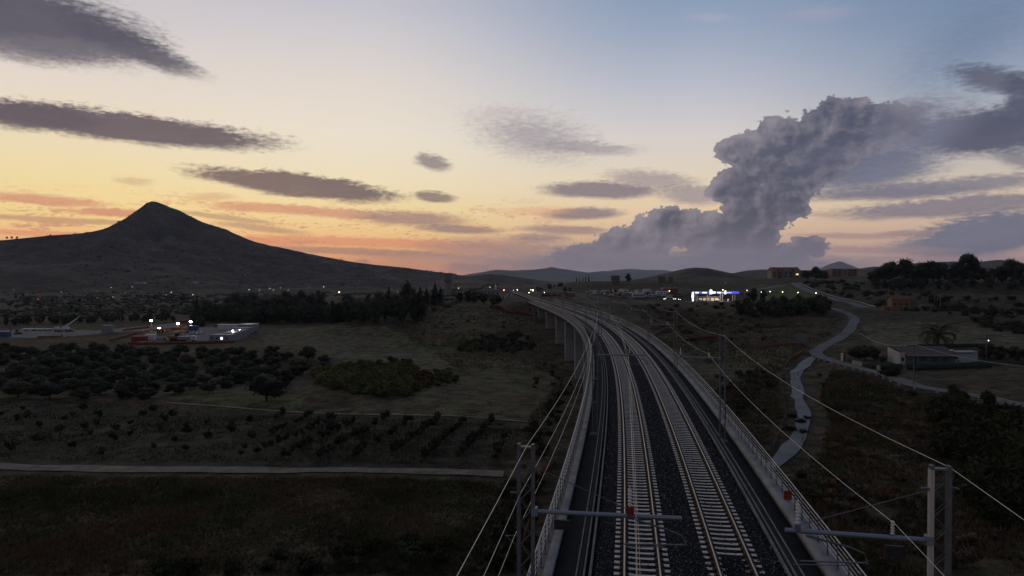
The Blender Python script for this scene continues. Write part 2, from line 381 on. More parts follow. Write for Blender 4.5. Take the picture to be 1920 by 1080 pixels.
for (px, py, D) in [
    (1490, 533, 560), (1540, 555, 430), (1340, 545, 540), (1200, 545, 540), (1130, 527, 700), (1240, 527, 700), (1340, 526, 700), (1440, 525, 700), (1500, 518, 700), (1600, 518, 700), (1700, 526, 480), (1800, 526, 470), (1900, 522, 460), (1750, 552, 400), (1900, 555, 390), (1980, 522, 460), (2050, 560, 390), (2100, 640, 250),
    (1640, 540, 450), (1500, 575, 360), (1440, 575, 370),
    (870, 571, 350), (820, 580, 345), (775, 600, 330), (760, 622, 320), (850, 655, 270), (950, 655, 255), (930, 592, 330), (900, 602, 315), (860, 615, 305), (985, 592, 325), (950, 566, 420), (900, 560, 450), (1000, 556, 470), (820, 566, 430)]:
    CTRL_Z.append(at_D(px, py, D))
for (x, y, z) in [(-900, 1500, -16), (0, 1100, -8), (400, 1100, -6), (900, 1200, -6), (0, 1600, -16), (900, 1800, -16), (-200, 700, -14), (-700, 900, -16), (0, 700, -4), (60, 560, -1.5), (0, 3000, -16), (2500, 3500, -16), (-2500, 3500, -16), (0, 9000, -16), (6000, 9000, -16), (-6000, 9000, -16),
                  (-60, 20, -16.3), (-20, 10, -16.5), (30, 20, -16), (70, 30, -15), (130, 60, -13), (-150, 40, -16), (200, 160, -10), (300, 250, -7)]:
    CTRL_Z.append(Vector((x, y, z)))
CXY = np.array([(p.x, p.y) for p in CTRL_Z]); CZ = np.array([p.z for p in CTRL_Z])
CS = np.maximum(9.0, np.hypot(CXY[:, 0], CXY[:, 1]) * .075)
def h_base(X, Y):
    X = np.asarray(X, float); Y = np.asarray(Y, float); sh = X.shape; X = X.ravel(); Y = Y.ravel()
    num = np.zeros_like(X); den = np.zeros_like(X)
    for (cx, c_y), z, s in zip(CXY, CZ, CS):
        w = 1.0 / (((X - cx) ** 2 + (Y - c_y) ** 2) / (s * s) + .35) ** 2.2
        num += w * z; den += w
    h = num / den
    D = np.hypot(X, Y)
    rough = np.clip((h - PL) / 6, .12, 1)
    h = h + fbm(X / 34, Y / 34, 3, 3) * 1.3 * rough + fbm(X / 9, Y / 9, 9, 3) * .55 * np.clip(rough + .1, 0, 1)
    # beyond the abutment the line runs at grade
    off = np.abs(X - tx(Y) - 2.0)
    w = np.clip((26 - off) / 16, 0, 1); w = w * w * (3 - 2 * w) * np.clip((Y - 356) / 9, 0, 1)
    h = h * (1 - w) + (-.62) * w
    return h.reshape(sh)
ROADS = []   # (points Nx3, half width)
def hit(px, py, f=h_base):
    x, y, z = ray(px, py); t = np.geomspace(15, 6000, 900)
    hh = f(x * t, y * t); below = (HC + z * t) < hh
    if not below.any(): return at_D(px, py, 900)
    i = int(np.argmax(below)); i = max(i, 1); t0, t1 = t[i - 1], t[i]
    tt = np.linspace(t0, t1, 12); hh = f(x * tt, y * tt); b = (HC + z * tt) < hh; j = int(np.argmax(b)) if b.any() else 11
    return Vector((x * tt[j], y * tt[j], float(hh[j])))
def spline(pts, step=2.0):
    pts = [np.array(p[:2]) for p in pts]; P = [2 * pts[0] - pts[1]] + pts + [2 * pts[-1] - pts[-2]]; out = []
    for i in range(1, len(P) - 2):
        p0, p1, p2, p3 = P[i - 1:i + 3]; n = max(2, int(np.linalg.norm(p2 - p1) / step))
        for k in range(n):
            t = k / n
            out.append(.5 * (2 * p1 + (p2 - p0) * t + (2 * p0 - 5 * p1 + 4 * p2 - p3) * t * t + (3 * p1 - p0 - 3 * p2 + p3) * t ** 3))
    out.append(P[-2]); return np.array(out)
def road(pix, half, win=9):
    q = spline([hit(*p) for p in pix]); z = h_base(q[:, 0], q[:, 1])
    zz = np.pad(z, win, mode='edge'); z = np.convolve(zz, np.ones(2 * win + 1) / (2 * win + 1), 'valid')
    r = np.column_stack([q, z]); ROADS.append((r, half)); return r
RD = {
    'dirt_track': (road([(-260, 872), (-60, 876), (200, 880), (480, 881), (700, 883), (860, 886), (945, 888)], 1.55), 1.55),
    'field_path': (road([(310, 755), (420, 763), (520, 770), (640, 777), (740, 777), (860, 781), (990, 791)], .55), .55),
    'country_road': (road([(2120, 800), (1985, 772), (1900, 757), (1860, 748), (1790, 736), (1720, 722), (1660, 702), (1600, 687), (1550, 673), (1530, 664), (1540, 652), (1570, 638), (1594, 616), (1603, 601), (1592, 590), (1572, 582), (1556, 577)], 2.0), 2.0),
    'hill_road': (road([(1625, 578), (1598, 570), (1560, 560), (1528, 550), (1506, 542), (1493, 534), (1488, 530)], 3.6), 3.6),
    'station_road': (road([(1395, 551), (1425, 544), (1450, 538), (1475, 534), (1491, 533)], 3.0), 3.0),
    'concrete_ford': (road([(1528, 668), (1506, 685), (1493, 700), (1492, 718), (1498, 748), (1508, 775), (1504, 802), (1488, 836), (1455, 872), (1415, 892)], 1.9), 1.9),
}
def H(X, Y):
    X = np.asarray(X, float); Y = np.asarray(Y, float); h = h_base(X, Y); sh = h.shape
    h = h.ravel(); x = X.ravel(); y = Y.ravel()
    for r, half in ROADS:
        lo = r[:, :2].min(0) - 8; hi = r[:, :2].max(0) + 8
        idx = np.nonzero((x > lo[0]) & (x < hi[0]) & (y > lo[1]) & (y < hi[1]))[0]
        for k in range(0, len(idx), 4000):
            ii = idx[k:k + 4000]
            d2 = (x[ii, None] - r[None, :, 0]) ** 2 + (y[ii, None] - r[None, :, 1]) ** 2
            j = d2.argmin(1); d = np.sqrt(d2[np.arange(len(ii)), j])
            w = np.clip((half + 4.5 - d) / 3.5, 0, 1); w = w * w * (3 - 2 * w)
            h[ii] = h[ii] * (1 - w) + (r[j, 2] - .06) * w
    return h.reshape(sh)
def road_mask(X, Y):
    x = np.asarray(X, float).ravel(); y = np.asarray(Y, float).ravel(); m = np.zeros(len(x))
    for r, half in ROADS:
        lo = r[:, :2].min(0) - 8; hi = r[:, :2].max(0) + 8
        idx = np.nonzero((x > lo[0]) & (x < hi[0]) & (y > lo[1]) & (y < hi[1]))[0]
        for k in range(0, len(idx), 4000):
            ii = idx[k:k + 4000]
            d = np.sqrt(((x[ii, None] - r[None, :, 0]) ** 2 + (y[ii, None] - r[None, :, 1]) ** 2).min(1))
            m[ii] = np.maximum(m[ii], np.clip((half + 4 - d) / 2.5, 0, 1))
    return m.reshape(np.shape(X))
def G(px, py): return hit(px, py, H)
def gz(x, y): return float(H(np.array([x]), np.array([y]))[0])
# ------------------------------------------------------------------ ground sheet
def soil_mat(name, a, b, c, s1, s2, bump=.12, furrow=None, k=1.0):
    m = bpy.data.materials.new(name); m.use_nodes = True; t = m.node_tree; p = t.nodes['Principled BSDF']; L = t.links.new
    p.inputs['Roughness'].default_value = .95; p.inputs['Specular IOR Level'].default_value = .1
    co = t.nodes.new('ShaderNodeTexCoord')
    def nz(s, d=6, r=.65):
        n = t.nodes.new('ShaderNodeTexNoise'); n.inputs['Scale'].default_value = s; n.inputs['Detail'].default_value = d; n.inputs['Roughness'].default_value = r
        L(co.outputs['Object'], n.inputs['Vector']); return n.outputs[0]
    def mr(v, lo, hi):
        n = t.nodes.new('ShaderNodeMapRange'); n.inputs[1].default_value = lo; n.inputs[2].default_value = hi; L(v, n.inputs[0]); return n.outputs[0]
    def mx(f, x, y):
        n = t.nodes.new('ShaderNodeMix'); n.data_type = 'RGBA'; L(f, n.inputs[0])
        for i, q in ((6, x), (7, y)):
            if isinstance(q, tuple): n.inputs[i].default_value = (*q, 1)
            else: L(q, n.inputs[i])
        return n.outputs[2]
    col = mx(mr(nz(s1), .4, .6), a, b); col = mx(mr(nz(s2, 7, .7), .45, .62), col, c)
    fine = nz(2.2 * k, 6, .75)
    dk = t.nodes.new('ShaderNodeMix'); dk.data_type = 'RGBA'; dk.blend_type = 'MULTIPLY'; dk.inputs[0].default_value = 1
    rr = t.nodes.new('ShaderNodeMapRange'); rr.inputs[1].default_value = .3; rr.inputs[2].default_value = .7; rr.inputs[3].default_value = .3; rr.inputs[4].default_value = 1.6; L(fine, rr.inputs[0])
    pt = t.nodes.new('ShaderNodeMapRange'); pt.inputs[1].default_value = .38; pt.inputs[2].default_value = .62; pt.inputs[3].default_value = .45; pt.inputs[4].default_value = 1.5; L(nz(.28 * k, 5, .7), pt.inputs[0])
    d2 = t.nodes.new('ShaderNodeMix'); d2.data_type = 'RGBA'; d2.blend_type = 'MULTIPLY'; d2.inputs[0].default_value = 1; L(col, d2.inputs[6]); L(pt.outputs[0], d2.inputs[7]); col = d2.outputs[2]
    L(col, dk.inputs[6]); L(rr.outputs[0], dk.inputs[7]); L(dk.outputs[2], p.inputs['Base Color'])
    b1 = t.nodes.new('ShaderNodeBump'); b1.inputs['Distance'].default_value = bump; L(fine, b1.inputs['Height'])
    if furrow:
        wv = t.nodes.new('ShaderNodeTexWave'); wv.inputs['Scale'].default_value = furrow[0]; wv.inputs['Distortion'].default_value = 1.2; wv.inputs['Detail'].default_value = 2
        mp = t.nodes.new('ShaderNodeMapping'); mp.inputs['Rotation'].default_value = (0, 0, R(furrow[1])); L(co.outputs['Object'], mp.inputs[0]); L(mp.outputs[0], wv.inputs[0])
        b2 = t.nodes.new('ShaderNodeBump'); b2.inputs['Distance'].default_value = .5; L(wv.outputs[1], b2.inputs['Height']); L(b1.outputs[0], b2.inputs['Normal']); L(b2.outputs[0], p.inputs['Normal'])
    else: L(b1.outputs[0], p.inputs['Normal'])
    return m
GR = [soil_mat('rough_ground', (.046, .038, .020), (.082, .055, .032), (.034, .033, .015), .035, .12),
      soil_mat('stubble', (.140, .116, .080), (.118, .104, .064), (.092, .096, .046), .03, .09, .08, (.35, 8)),
      soil_mat('mown_grass', (.122, .100, .062), (.130, .094, .060), (.084, .090, .040), .03, .14, .1, (.3, 100)),
      soil_mat('orchard_soil', (.040, .036, .024), (.032, .032, .017), (.055, .047, .033), .06, .3, .15),
      soil_mat('green_grass', (.066, .080, .026), (.050, .062, .020), (.09, .085, .036), .05, .2),
      soil_mat('earth', (.052, .034, .022), (.038, .028, .018), (.066, .047, .03), .05, .2)]
def in_poly(px, py, poly):
    px = np.asarray(px); py = np.asarray(py); r = np.zeros(px.shape, bool); n = len(poly)
    for i in range(n):
        (x0, y0), (x1, y1) = poly[i], poly[(i + 1) % n]
        if y0 == y1: continue
        c = ((y0 > py) != (y1 > py)) & (px < (x1 - x0) * (py - y0) / (y1 - y0) + x0); r ^= c
    return r
FIELDS = [(1, [(478, 616), (720, 611), (760, 632), (830, 668), (850, 690), (700, 690), (620, 672), (500, 648)]),
          (2, [(590, 772), (780, 738), (880, 700), (850, 668), (940, 668), (1045, 690), (1030, 740), (990, 788), (860, 779), (740, 774)]),
          (3, [(-200, 742), (300, 762), (520, 772), (740, 779), (985, 793), (935, 884), (700, 880), (480, 878), (200, 877), (-200, 872)]),
          (2, [(-200, 655), (480, 655), (520, 690), (480, 745), (-200, 748)]),
          (4, [(330, 742), (470, 738), (580, 742), (560, 765), (420, 760)]),
          (4, [(740, 640), (860, 655), (900, 665), (860, 668), (780, 655)]),
          (1, [(1612, 612), (1720, 603), (1910, 622), (1990, 645), (1900, 655), (1640, 650)]),
          (4, [(1400, 535), (1480, 536), (1540, 556), (1560, 572), (1440, 568), (1410, 555)]),
          (5, [(930, 590), (960, 563), (992, 566), (1000, 590)]),
          (2, [(780, 612), (840, 578), (900, 574), (960, 590), (960, 610), (880, 640), (800, 645)]),
          (5, [(1040, 640), (1050, 700), (1000, 690), (1000, 640)]),
          (2, [(1240, 655), (1480, 655), (1480, 700), (1400, 720), (1300, 700)])]
OY = -60.0
rr = np.concatenate([np.geomspace(48, 75, 10)[:-1], np.geomspace(75, 620, 215)[:-1], np.geomspace(620, 15500, 100)])
aa = R(1) * np.concatenate([np.linspace(-75, -40, 45)[:-1], np.linspace(-40, 42, 560), np.linspace(42, 75, 45)[1:]])
RRg, AAg = np.meshgrid(rr, aa, indexing='ij')
GX = RRg * np.sin(AAg); GY = OY + RRg * np.cos(AAg)
GZ = H(GX, GY)
# small relief: tussocks near by, kept off the roads
gx, gy = proj(GX, np.maximum(GY, 5), GZ)
nearw = np.clip(1 - RRg / 420, 0, 1)
YARD = [(-60, 640), (-60, 622), (60, 616), (150, 618), (330, 606), (400, 602), (420, 606), (420, 612), (485, 610), (470, 640), (430, 646), (240, 646), (200, 648), (210, 634), (90, 636)]
flat = 1 - road_mask(GX, GY); flat[in_poly(gx, gy, YARD)] = 0
GZ = GZ + flat * nearw * np.maximum(0, fbm(GX / 2.6, GY / 2.6, 21, 3)) * .45
ny, nx = GX.shape
vv = np.column_stack([GX.ravel(), GY.ravel(), GZ.ravel()])
ii = np.arange(ny * nx).reshape(ny, nx)
ff = np.stack([ii[:-1, :-1], ii[1:, :-1], ii[1:, 1:], ii[:-1, 1:]], -1).reshape(-1, 4)[:, ::-1]
cxy = vv[ff].mean(1); cpx, cpy = proj(cxy[:, 0], np.maximum(cxy[:, 1], 5), cxy[:, 2])
mi = np.zeros(len(ff), int)
jit = fbm(cxy[:, 0] / 7, cxy[:, 1] / 7, 31, 2) * 10
for k, poly in FIELDS: mi[in_poly(cpx + jit, cpy + jit * .4, poly)] = k
ground = link('ground', mesh_np('ground', vv, ff, GR, True, mi)); tag(ground, kind='structure')
def ribbon(name, r, half, m, lift=.06, cols=5, crown=.03, ragged=.0):
    d = np.gradient(r[:, :2], axis=0); d /= np.linalg.norm(d, axis=1)[:, None]; nrm = np.column_stack([d[:, 1], -d[:, 0]])
    V_ = []; us = np.linspace(-1, 1, cols)
    for j, u in enumerate(us):
        hw = half * (1 + ragged * fbm(np.arange(len(r)) / 3.0, np.full(len(r), j * 7.3 + half), 5, 2))
        p = r[:, :2] + nrm * (u * hw)[:, None] if ragged else r[:, :2] + nrm * (u * half)
        V_.append(np.column_stack([p, r[:, 2] + lift + crown * (1 - u * u)]))
    V_ = np.stack(V_, 1); n = len(r); i_ = np.arange(n * cols).reshape(n, cols)
    f_ = np.stack([i_[:-1, :-1], i_[:-1, 1:], i_[1:, 1:], i_[1:, :-1]], -1).reshape(-1, 4)[:, ::-1]
    return tag(link(name, mesh_np(name, V_.reshape(-1, 3), f_, m, True)), kind='structure')
dirt = mat('dirt', (.19, .162, .130), .95, var=(.095, .078, .056), vscale=.5, bump=.05, bscale=3)
asph = mat('old_asphalt', (.125, .12, .12), .85, var=(.070, .066, .064), vscale=.3, bump=.01, bscale=20)
ford = mat('wet_concrete', (.098, .100, .104), .6, var=(.040, .039, .036), vscale=.22, bump=.03, bscale=2, spec=.5)
ribbon('dirt_track', RD['dirt_track'][0], 1.45, dirt, .06, 11, .03, .8)
ribbon('field_path', RD['field_path'][0], .5, dirt, .07, 5, .02, .9)
ribbon('country_road', RD['country_road'][0], 1.95, asph, .10, 7, .04, .22)
ribbon('hill_road', RD['hill_road'][0], 3.0, asph, .18, 5, .05, .06)
ribbon('station_road', RD['station_road'][0], 3.0, asph, .22, 5, .05)
ribbon('concrete_ford', RD['concrete_ford'][0], 1.25, ford, .09, 13, .02, .8)

# ------------------------------------------------------------------ mountains
def massif(name, sil, D0, near, far, m, seed, n_x=200, n_y=54, rough=.1, rexp=1.55, spurs=0.0, base=PL):
    px = np.linspace(sil[0][0], sil[-1][0], n_x); py = np.interp(px, [s[0] for s in sil], [s[1] for s in sil])
    hx = (px - CX) / F * D0; hz = HC + (520 - py) / F * D0
    yy = np.concatenate([np.linspace(-1, 0, n_y), np.linspace(0, 1, n_y // 2)[1:]])
    X, T = np.meshgrid(hx, yy); hz2 = np.broadcast_to(hz, X.shape)
    Y = D0 + np.where(T < 0, T * near, T * far)
    t = 1 - np.abs(T)
    rel = np.maximum(hz2 - base, 0); s = rel.max()
    prof = t ** rexp * .72 + .28 * t ** .8
    z = base - 3 + (rel + 3) * prof
    n = fbm(X / (s * 1.1) + 5, Y / (s * 1.6), seed, 5, .55)
    ridge = 1 - np.abs(fbm(X / (s * .9), Y / (s * 2.2) + X / (s * 3), seed + 40, 4)) * 2.4
    z = z + (n * .9 + (ridge - .6) * .5) * rough * s * 2 * prof * (1 - t ** 6) * np.clip(rel / (s * .35), .15, 1)
    if spurs:
        i0 = int(np.argmax(hz)); ph = np.arctan2(X - hx[i0], (Y - D0) * .9); rad = np.hypot(X - hx[i0], (Y - D0) * .7) / s
        sp = 1 - np.abs(fbm(ph * 3.4 + rad * .35, rad * .7, seed + 50, 4, .55)) * 3.0
        z = z + (sp - .55) * spurs * s * np.clip(rad / .25, 0, 1) * prof * np.clip(1 - t ** 10, 0, 1) * np.clip(rel / (s * .3), .1, 1)
    z = z + fbm(X / (s * .09), Y / (s * .09), seed + 80, 3) * s * .012 * np.clip(rel / (s * .3), 0, 1)
    ppx, ppy = proj(X, Y, z); lim = np.interp(ppx, [q[0] for q in sil], [q[1] for q in sil]); z = np.minimum(z, HC + (520 - lim) / F * Y)
    k = T.shape; i_ = np.arange(k[0] * k[1]).reshape(k)
    f_ = np.stack([i_[:-1, :-1], i_[:-1, 1:], i_[1:, 1:], i_[1:, :-1]], -1).reshape(-1, 4)
    o = link(name, mesh_np(name, np.column_stack([X.ravel(), Y.ravel(), z.ravel()]), f_, m, True)); tag(o, kind='structure')
    return X, Y, z
mt = soil_mat('mountain_scrub', (.060, .048, .036), (.085, .064, .047), (.036, .033, .024), .004, .016, 6.0, k=.03)
hl = soil_mat('hill_grass', (.085, .062, .046), (.070, .055, .04), (.05, .042, .03), .004, .02, 3, k=.03)
far = mat('far_rock', (.10, .10, .10), .95, var=(.06, .06, .055), vscale=.002)
MX, MY, MZ = massif('mountain', [(-520, 520), (-330, 480), (-180, 464), (0, 451), (50, 446), (100, 441), (150, 438), (180, 433), (200, 428), (220, 417), (235, 410), (250, 399), (262, 391), (274, 381.5), (284, 377.5), (297, 378.5), (312, 385.5), (335, 394), (350, 401), (370, 412), (390, 420), (425, 430), (440, 437.5), (462, 447.5), (480, 454), (540, 467), (600, 480), (660, 491), (700, 496), (760, 502), (820, 510), (870, 517), (940, 528)],
       2500, 1250, 1500, mt, 11, 320, 120, .10, spurs=.13)
massif('hill', [(820, 524), (890, 517), (915, 514), (940, 515), (975, 520), (1030, 528)], 1700, 420, 500, hl, 5, 60, 24, .06)
massif('hill', [(1180, 526), (1225, 518), (1260, 509.5), (1285, 503.5), (1305, 501.5), (1325, 502.5), (1350, 507.5), (1385, 515), (1430, 523)], 1500, 380, 450, hl, 7, 90, 30, .05, 1.2)
massif('hill', [(1330, 526), (1375, 512), (1400, 507), (1430, 505), (1455, 505.5), (1500, 513), (1560, 524)], 2600, 600, 700, hl, 8, 60, 24, .08)
massif('hill', [(1540, 524), (1600, 505), (1640, 499.5), (1665, 500.5), (1690, 497), (1720, 493), (1760, 491), (1800, 490), (1840, 490.5), (1872, 487), (1895, 489), (1930, 495), (2000, 494), (2100, 500), (2250, 524)], 2900, 700, 800, hl, 9, 120, 24, .1)
massif('far_mountain', [(780, 526), (860, 517), (905, 510), (930, 505.5), (960, 507), (1000, 505.5), (1022, 503), (1034, 500.5), (1048, 503), (1075, 507), (1110, 512), (1160, 517), (1230, 526)], 6500, 1300, 1500, far, 12, 150, 30, .1)
massif('far_mountain', [(1040, 527), (1090, 512), (1130, 508), (1165, 510), (1200, 511), (1245, 514), (1330, 526)], 9000, 1500, 1500, far, 13, 90, 22, .1)
massif('far_mountain', [(1060, 526), (1120, 512), (1150, 506.5), (1180, 504), (1210, 506), (1240, 506), (1265, 509), (1340, 526)], 12000, 1500, 1500, far, 14, 90, 22, .1)
massif('far_mountain', [(1440, 526), (1500, 512), (1540, 502), (1556, 495), (1570, 490.5), (1577, 490), (1592, 496), (1610, 503), (1650, 512), (1720, 526)], 12500, 1500, 1300, far, 15, 90, 22, .08)
# shrubs dotted over the mountain flank
sv = []; sf = []
octv = np.array([(1, 0, 0), (0, 1, 0), (-1, 0, 0), (0, -1, 0), (0, 0, 1.0), (0, 0, -.6)]); octf = np.array([(0, 1, 4), (1, 2, 4), (2, 3, 4), (3, 0, 4), (1, 0, 5), (2, 1, 5), (3, 2, 5), (0, 3, 5)])
dens = fbm(MX / 260, MY / 260, 61, 3)
pick = np.argwhere((MZ > -12) & (dens > -.12))
pick = pick[rng.choice(len(pick), 3600)]
for k, (i, j) in enumerate(pick):
    i = min(i, MX.shape[0] - 2); j = min(j, MX.shape[1] - 2); u, w = rng.random(2)
    P = np.array([MX[i, j] + u * (MX[i, j + 1] - MX[i, j]), MY[i, j] + w * (MY[i + 1, j] - MY[i, j]), MZ[i, j] * (1 - w) + MZ[i + 1, j] * w])
    if P[1] > 2520: continue
    s = rng.uniform(1.0, 3.2) * (1.7 if rng.random() < .07 else 1)
    sf.append(octf + len(sv) * 6); sv.append(octv * s * np.array([rng.uniform(.8, 1.9), 1, rng.uniform(.6, 1)]) + P + (0, 0, s * .2))
tag(link('mountain_scrub', mesh_np('mountain_scrub', np.concatenate(sv), np.concatenate(sf), mat('scrub', (.032, .032, .02), .95))), 'dark scrub dotted over the slopes of the pointed mountain', 'scrub', kind='stuff')

# low scrub on the plain below the mountain
g = np.random.default_rng(77); sv = []; sf = []
iv_ = np.concatenate([octv, octv[:4] * .7 + (0, 0, .45)]); if_ = np.concatenate([octf, octf[:4]])
N = 5200; Ys = 330 * (1250 / 330) ** g.random(N); Us = g.uniform(-.85, -.02, N); Xs = Us * Ys; keep = (fbm(Xs / 60, Ys / 90, 71, 3) > -.05) & (road_mask(Xs, Ys) < .2); Xs = Xs[keep]; Ys = Ys[keep]; Zs = H(Xs, Ys)
pxs, pys = proj(Xs, Ys, Zs); yard = in_poly(pxs, pys, YARD) | in_poly(pxs, pys, [(460, 600), (760, 600), (900, 560), (1010, 570), (1010, 660), (460, 660)]) | (pys > 604) & (pxs < 490)
for X_, Y_, Z_ in zip(Xs[~yard], Ys[~yard], Zs[~yard]):
    s = g.uniform(.5, 1.5) * (1 + Y_ / 900); c_, s_ = math.cos(X_), math.sin(X_); q = octv * s * np.array([g.uniform(.9, 2.2), g.uniform(.8, 1.6), g.uniform(.5, .95)]) * g.uniform(.75, 1.25, (6, 1))
    sf.append(octf + len(sv) * 6); sv.append(np.column_stack([q[:, 0] * c_ - q[:, 1] * s_, q[:, 0] * s_ + q[:, 1] * c_, q[:, 2]]) + (X_, Y_, Z_ + s * .25))
tag(link('plain_scrub', mesh_np('plain_scrub', np.concatenate(sv), np.concatenate(sf), mat('plain_scrub_leaf', (.026, .028, .015), .95, var=(.04, .036, .02), vscale=.05))), 'dark low scrub covering the plain below the mountain', 'scrub', kind='stuff')
# ------------------------------------------------------------------ viaduct
Y0, Y1 = 6.0, 364.0
conc = mat('concrete', (.30, .29, .275), .85, var=(.22, .215, .21), vscale=.5, bump=.01, bscale=12)
parap = mat('parapet_concrete', (.28, .275, .27), .9, spec=.12, var=(.17, .168, .165), vscale=.7, bump=.012, bscale=9)
conc_d = mat('deck_concrete', (.19, .185, .18), .9, var=(.13, .13, .125), vscale=.4, bump=.01, bscale=9)
walk = mat('walkway_bitumen', (.024, .024, .026), .95, spec=.05, var=(.036, .035, .033), vscale=.8, bump=.01, bscale=30)
steel = mat('galvanised_steel', (.50, .50, .50), .5, .35, var=(.38, .38, .38), vscale=3)
dsteel = mat('dull_steel', (.15, .158, .17), .5, .5, var=(.10, .107, .115), vscale=4)
deckl = mat('ledge_concrete', (.10, .10, .10), .9, var=(.07, .07, .07), vscale=.6)
rust = mat('rail_side', (.050, .030, .021), .85, var=(.03, .02, .015), vscale=5)
shine = mat('rail_top', (.40, .33, .27), .42, .8)
slp = mat('sleeper_concrete', (.62, .575, .515), .9, spec=.12, var=(.44, .41, .365), vscale=1.2, bump=.004, bscale=40)
def ballast_mat():
    m = bpy.data.materials.new('ballast_stone'); m.use_nodes = True; t = m.node_tree; p = t.nodes['Principled BSDF']; L = t.links.new
    p.inputs['Roughness'].default_value = .95; p.inputs['Specular IOR Level'].default_value = .04
    co = t.nodes.new('ShaderNodeTexCoord'); v = t.nodes.new('ShaderNodeTexVoronoi'); v.inputs['Scale'].default_value = 14
    L(co.outputs['Object'], v.inputs['Vector'])
    s = t.nodes.new('ShaderNodeSeparateColor'); L(v.outputs['Color'], s.inputs[0])
    r = t.nodes.new('ShaderNodeValToRGB'); L(s.outputs[0], r.inputs[0])
    e = r.color_ramp.elements; e[0].color = (.007, .007, .009, 1); e[1].color = (.085, .083, .085, 1); x = r.color_ramp.elements.new(.75); x.color = (.017, .017, .020, 1)
    L(r.outputs[0], p.inputs['Base Color'])
    b = t.nodes.new('ShaderNodeBump'); b.inputs['Distance'].default_value = .05; b.invert = True; L(v.outputs['Distance'], b.inputs['Height']); L(b.outputs[0], p.inputs['Normal'])
    return m
bal = ballast_mat()
def ys(a, b, s=3.0): return np.linspace(a, b, max(2, int(round((b - a) / s)) + 1))
def sweep(name, prof, yy, m, parent=None, closed=True, mats_i=None, smooth=False):
    """prof: (offset, z) polygon swept along the line"""
    prof = np.asarray(prof, float); n = len(prof); t_ = np.arctan(tslope(yy)); x = tx(yy); c, s = np.cos(t_), np.sin(t_)
    V_ = np.stack([x[:, None] + prof[None, :, 0] * c[:, None], yy[:, None] - prof[None, :, 0] * s[:, None], np.broadcast_to(prof[None, :, 1], (len(yy), n))], -1)
    k = n if closed else n - 1; i_ = np.arange(len(yy) * n).reshape(len(yy), n)
    f_ = []; mi_ = []
    for j in range(k):
        q = (j + 1) % n
        f_.append(np.stack([i_[:-1, j], i_[1:, j], i_[1:, q], i_[:-1, q]], -1)); mi_ += [0 if mats_i is None else mats_i[j]] * (len(yy) - 1)
    f_ = np.concatenate(f_)
    me = mesh_np(name, V_.reshape(-1, 3), f_, m, smooth, mi_)
    if closed and n > 2:
        import bmesh
        bm = bmesh.new(); bm.from_mesh(me); bm.verts.ensure_lookup_table()
        for base in (0, (len(yy) - 1) * n):
            try: bm.faces.new([bm.verts[base + j] for j in range(n)])
            except ValueError: pass
        bmesh.ops.recalc_face_normals(bm, faces=bm.faces); bm.to_mesh(me); bm.free()
    return link(name, me, parent)
yy = ys(Y0, Y1)
via = empty('railway_viaduct', (0, 0, 0), 0, 'long curving grey concrete railway viaduct on wall piers', 'viaduct')
sweep('deck', [(-4.3, -.52), (8.3, -.52), (8.3, -.95), (6.2, -1.25), (5.6, -3.0), (-1.6, -3.0), (-2.2, -1.25), (-4.3, -.95)], yy, [conc_d, walk], via, mats_i=[1, 0, 0, 0, 0, 0, 0, 0])
sweep('parapet_beam', [(-4.9, -1.25), (-4.9, -.40), (-4.2, -.40), (-4.2, -.12), (-3.82, -.12), (-3.82, -.515), (-4.302, -.515), (-4.302, -1.25)], yy, [parap, deckl], via, mats_i=[0, 1, 0, 0, 0, 0, 0, 0])
sweep('parapet_beam', [(8.302, -1.25), (8.302, -.515), (7.8, -.515), (7.8, -.10), (8.3, -.10), (8.3, -.22), (8.9, -.22), (8.9, -1.25)], yy, parap, via)
for Yp, zb in ((66, -17.5), (98, -17.5), (130, -17.5), (162, -17.6), (195, -17.6), (228, -16.8), (258, -13.6), (292, -10.6), (323, -8.4), (353, -6.2)):
    r = -th(Yp); c = tp(Yp, 2.0)
    m = MB(); h = -3.02 - zb
    m.box((0, 0, zb + h / 2), (12.0, 1.9, h), 0)
    pier = m.build('pier', conc, via); pier.location = (c.x, c.y, 0); pier.rotation_euler = (0, 0, r)
    cp_ = MB().box((0, 0, -2.75), (12.5, 2.3, .5)).build('pier_cap', conc, pier)
    for k in range(1, int(h // 2.4)):       # pour joints
        MB().box((0, 0, -3.02 - 2.4 * k), (12.02, 1.92, .05)).build('pour_joint', conc_d, pier)
c = tp(Y1 + 2, 2)
ab = MB().box((0, 0, -4.4), (13.8, 4, 7.4)).build('abutment', conc, via, loc=(c.x, c.y, 0), rz=-th(Y1))
# ballast bed
bb = sweep('ballast_bed', [(-2.12, -.30), (-1.75, -.20), (-.3, -.205), (1.4, -.20), (2.0, -.225), (2.6, -.20), (4.2, -.205), (5.75, -.20), (6.12, -.30), (6.12, -.516), (-2.12, -.516)], ys(Y0, 640, 4), bal)
tag(bb, kind='structure')
tr_m = mat('trough_concrete', (.19, .185, .18), .9, spec=.1, var=(.11, .108, .105), vscale=1.1)
def trough(name, o, s, label):
    e = empty(name, (0, 0, 0), 0, label, 'cable trough', 'cable troughs beside the tracks')
    yy2 = ys(Y0, Y1, 3)
    a = lambda u0, u1, z0, z1: [(o + s * u0, z0), (o + s * u1, z0), (o + s * u1, z1), (o + s * u0, z1)]
    sweep('ballast_wall', a(.02, .12, -.515, -.12), yy2, tr_m, e)
    sweep('trough_wall', a(.30, .37, -.515, -.16), yy2, tr_m, e); sweep('trough_wall', a(.62, .69, -.515, -.16), yy2, tr_m, e)
    sweep('lid', a(.372, .618, -.515, -.20), yy2, walk, e)
trough('cable_trough', -2.13, -1, 'narrow concrete cable trough between the left track and the walkway')
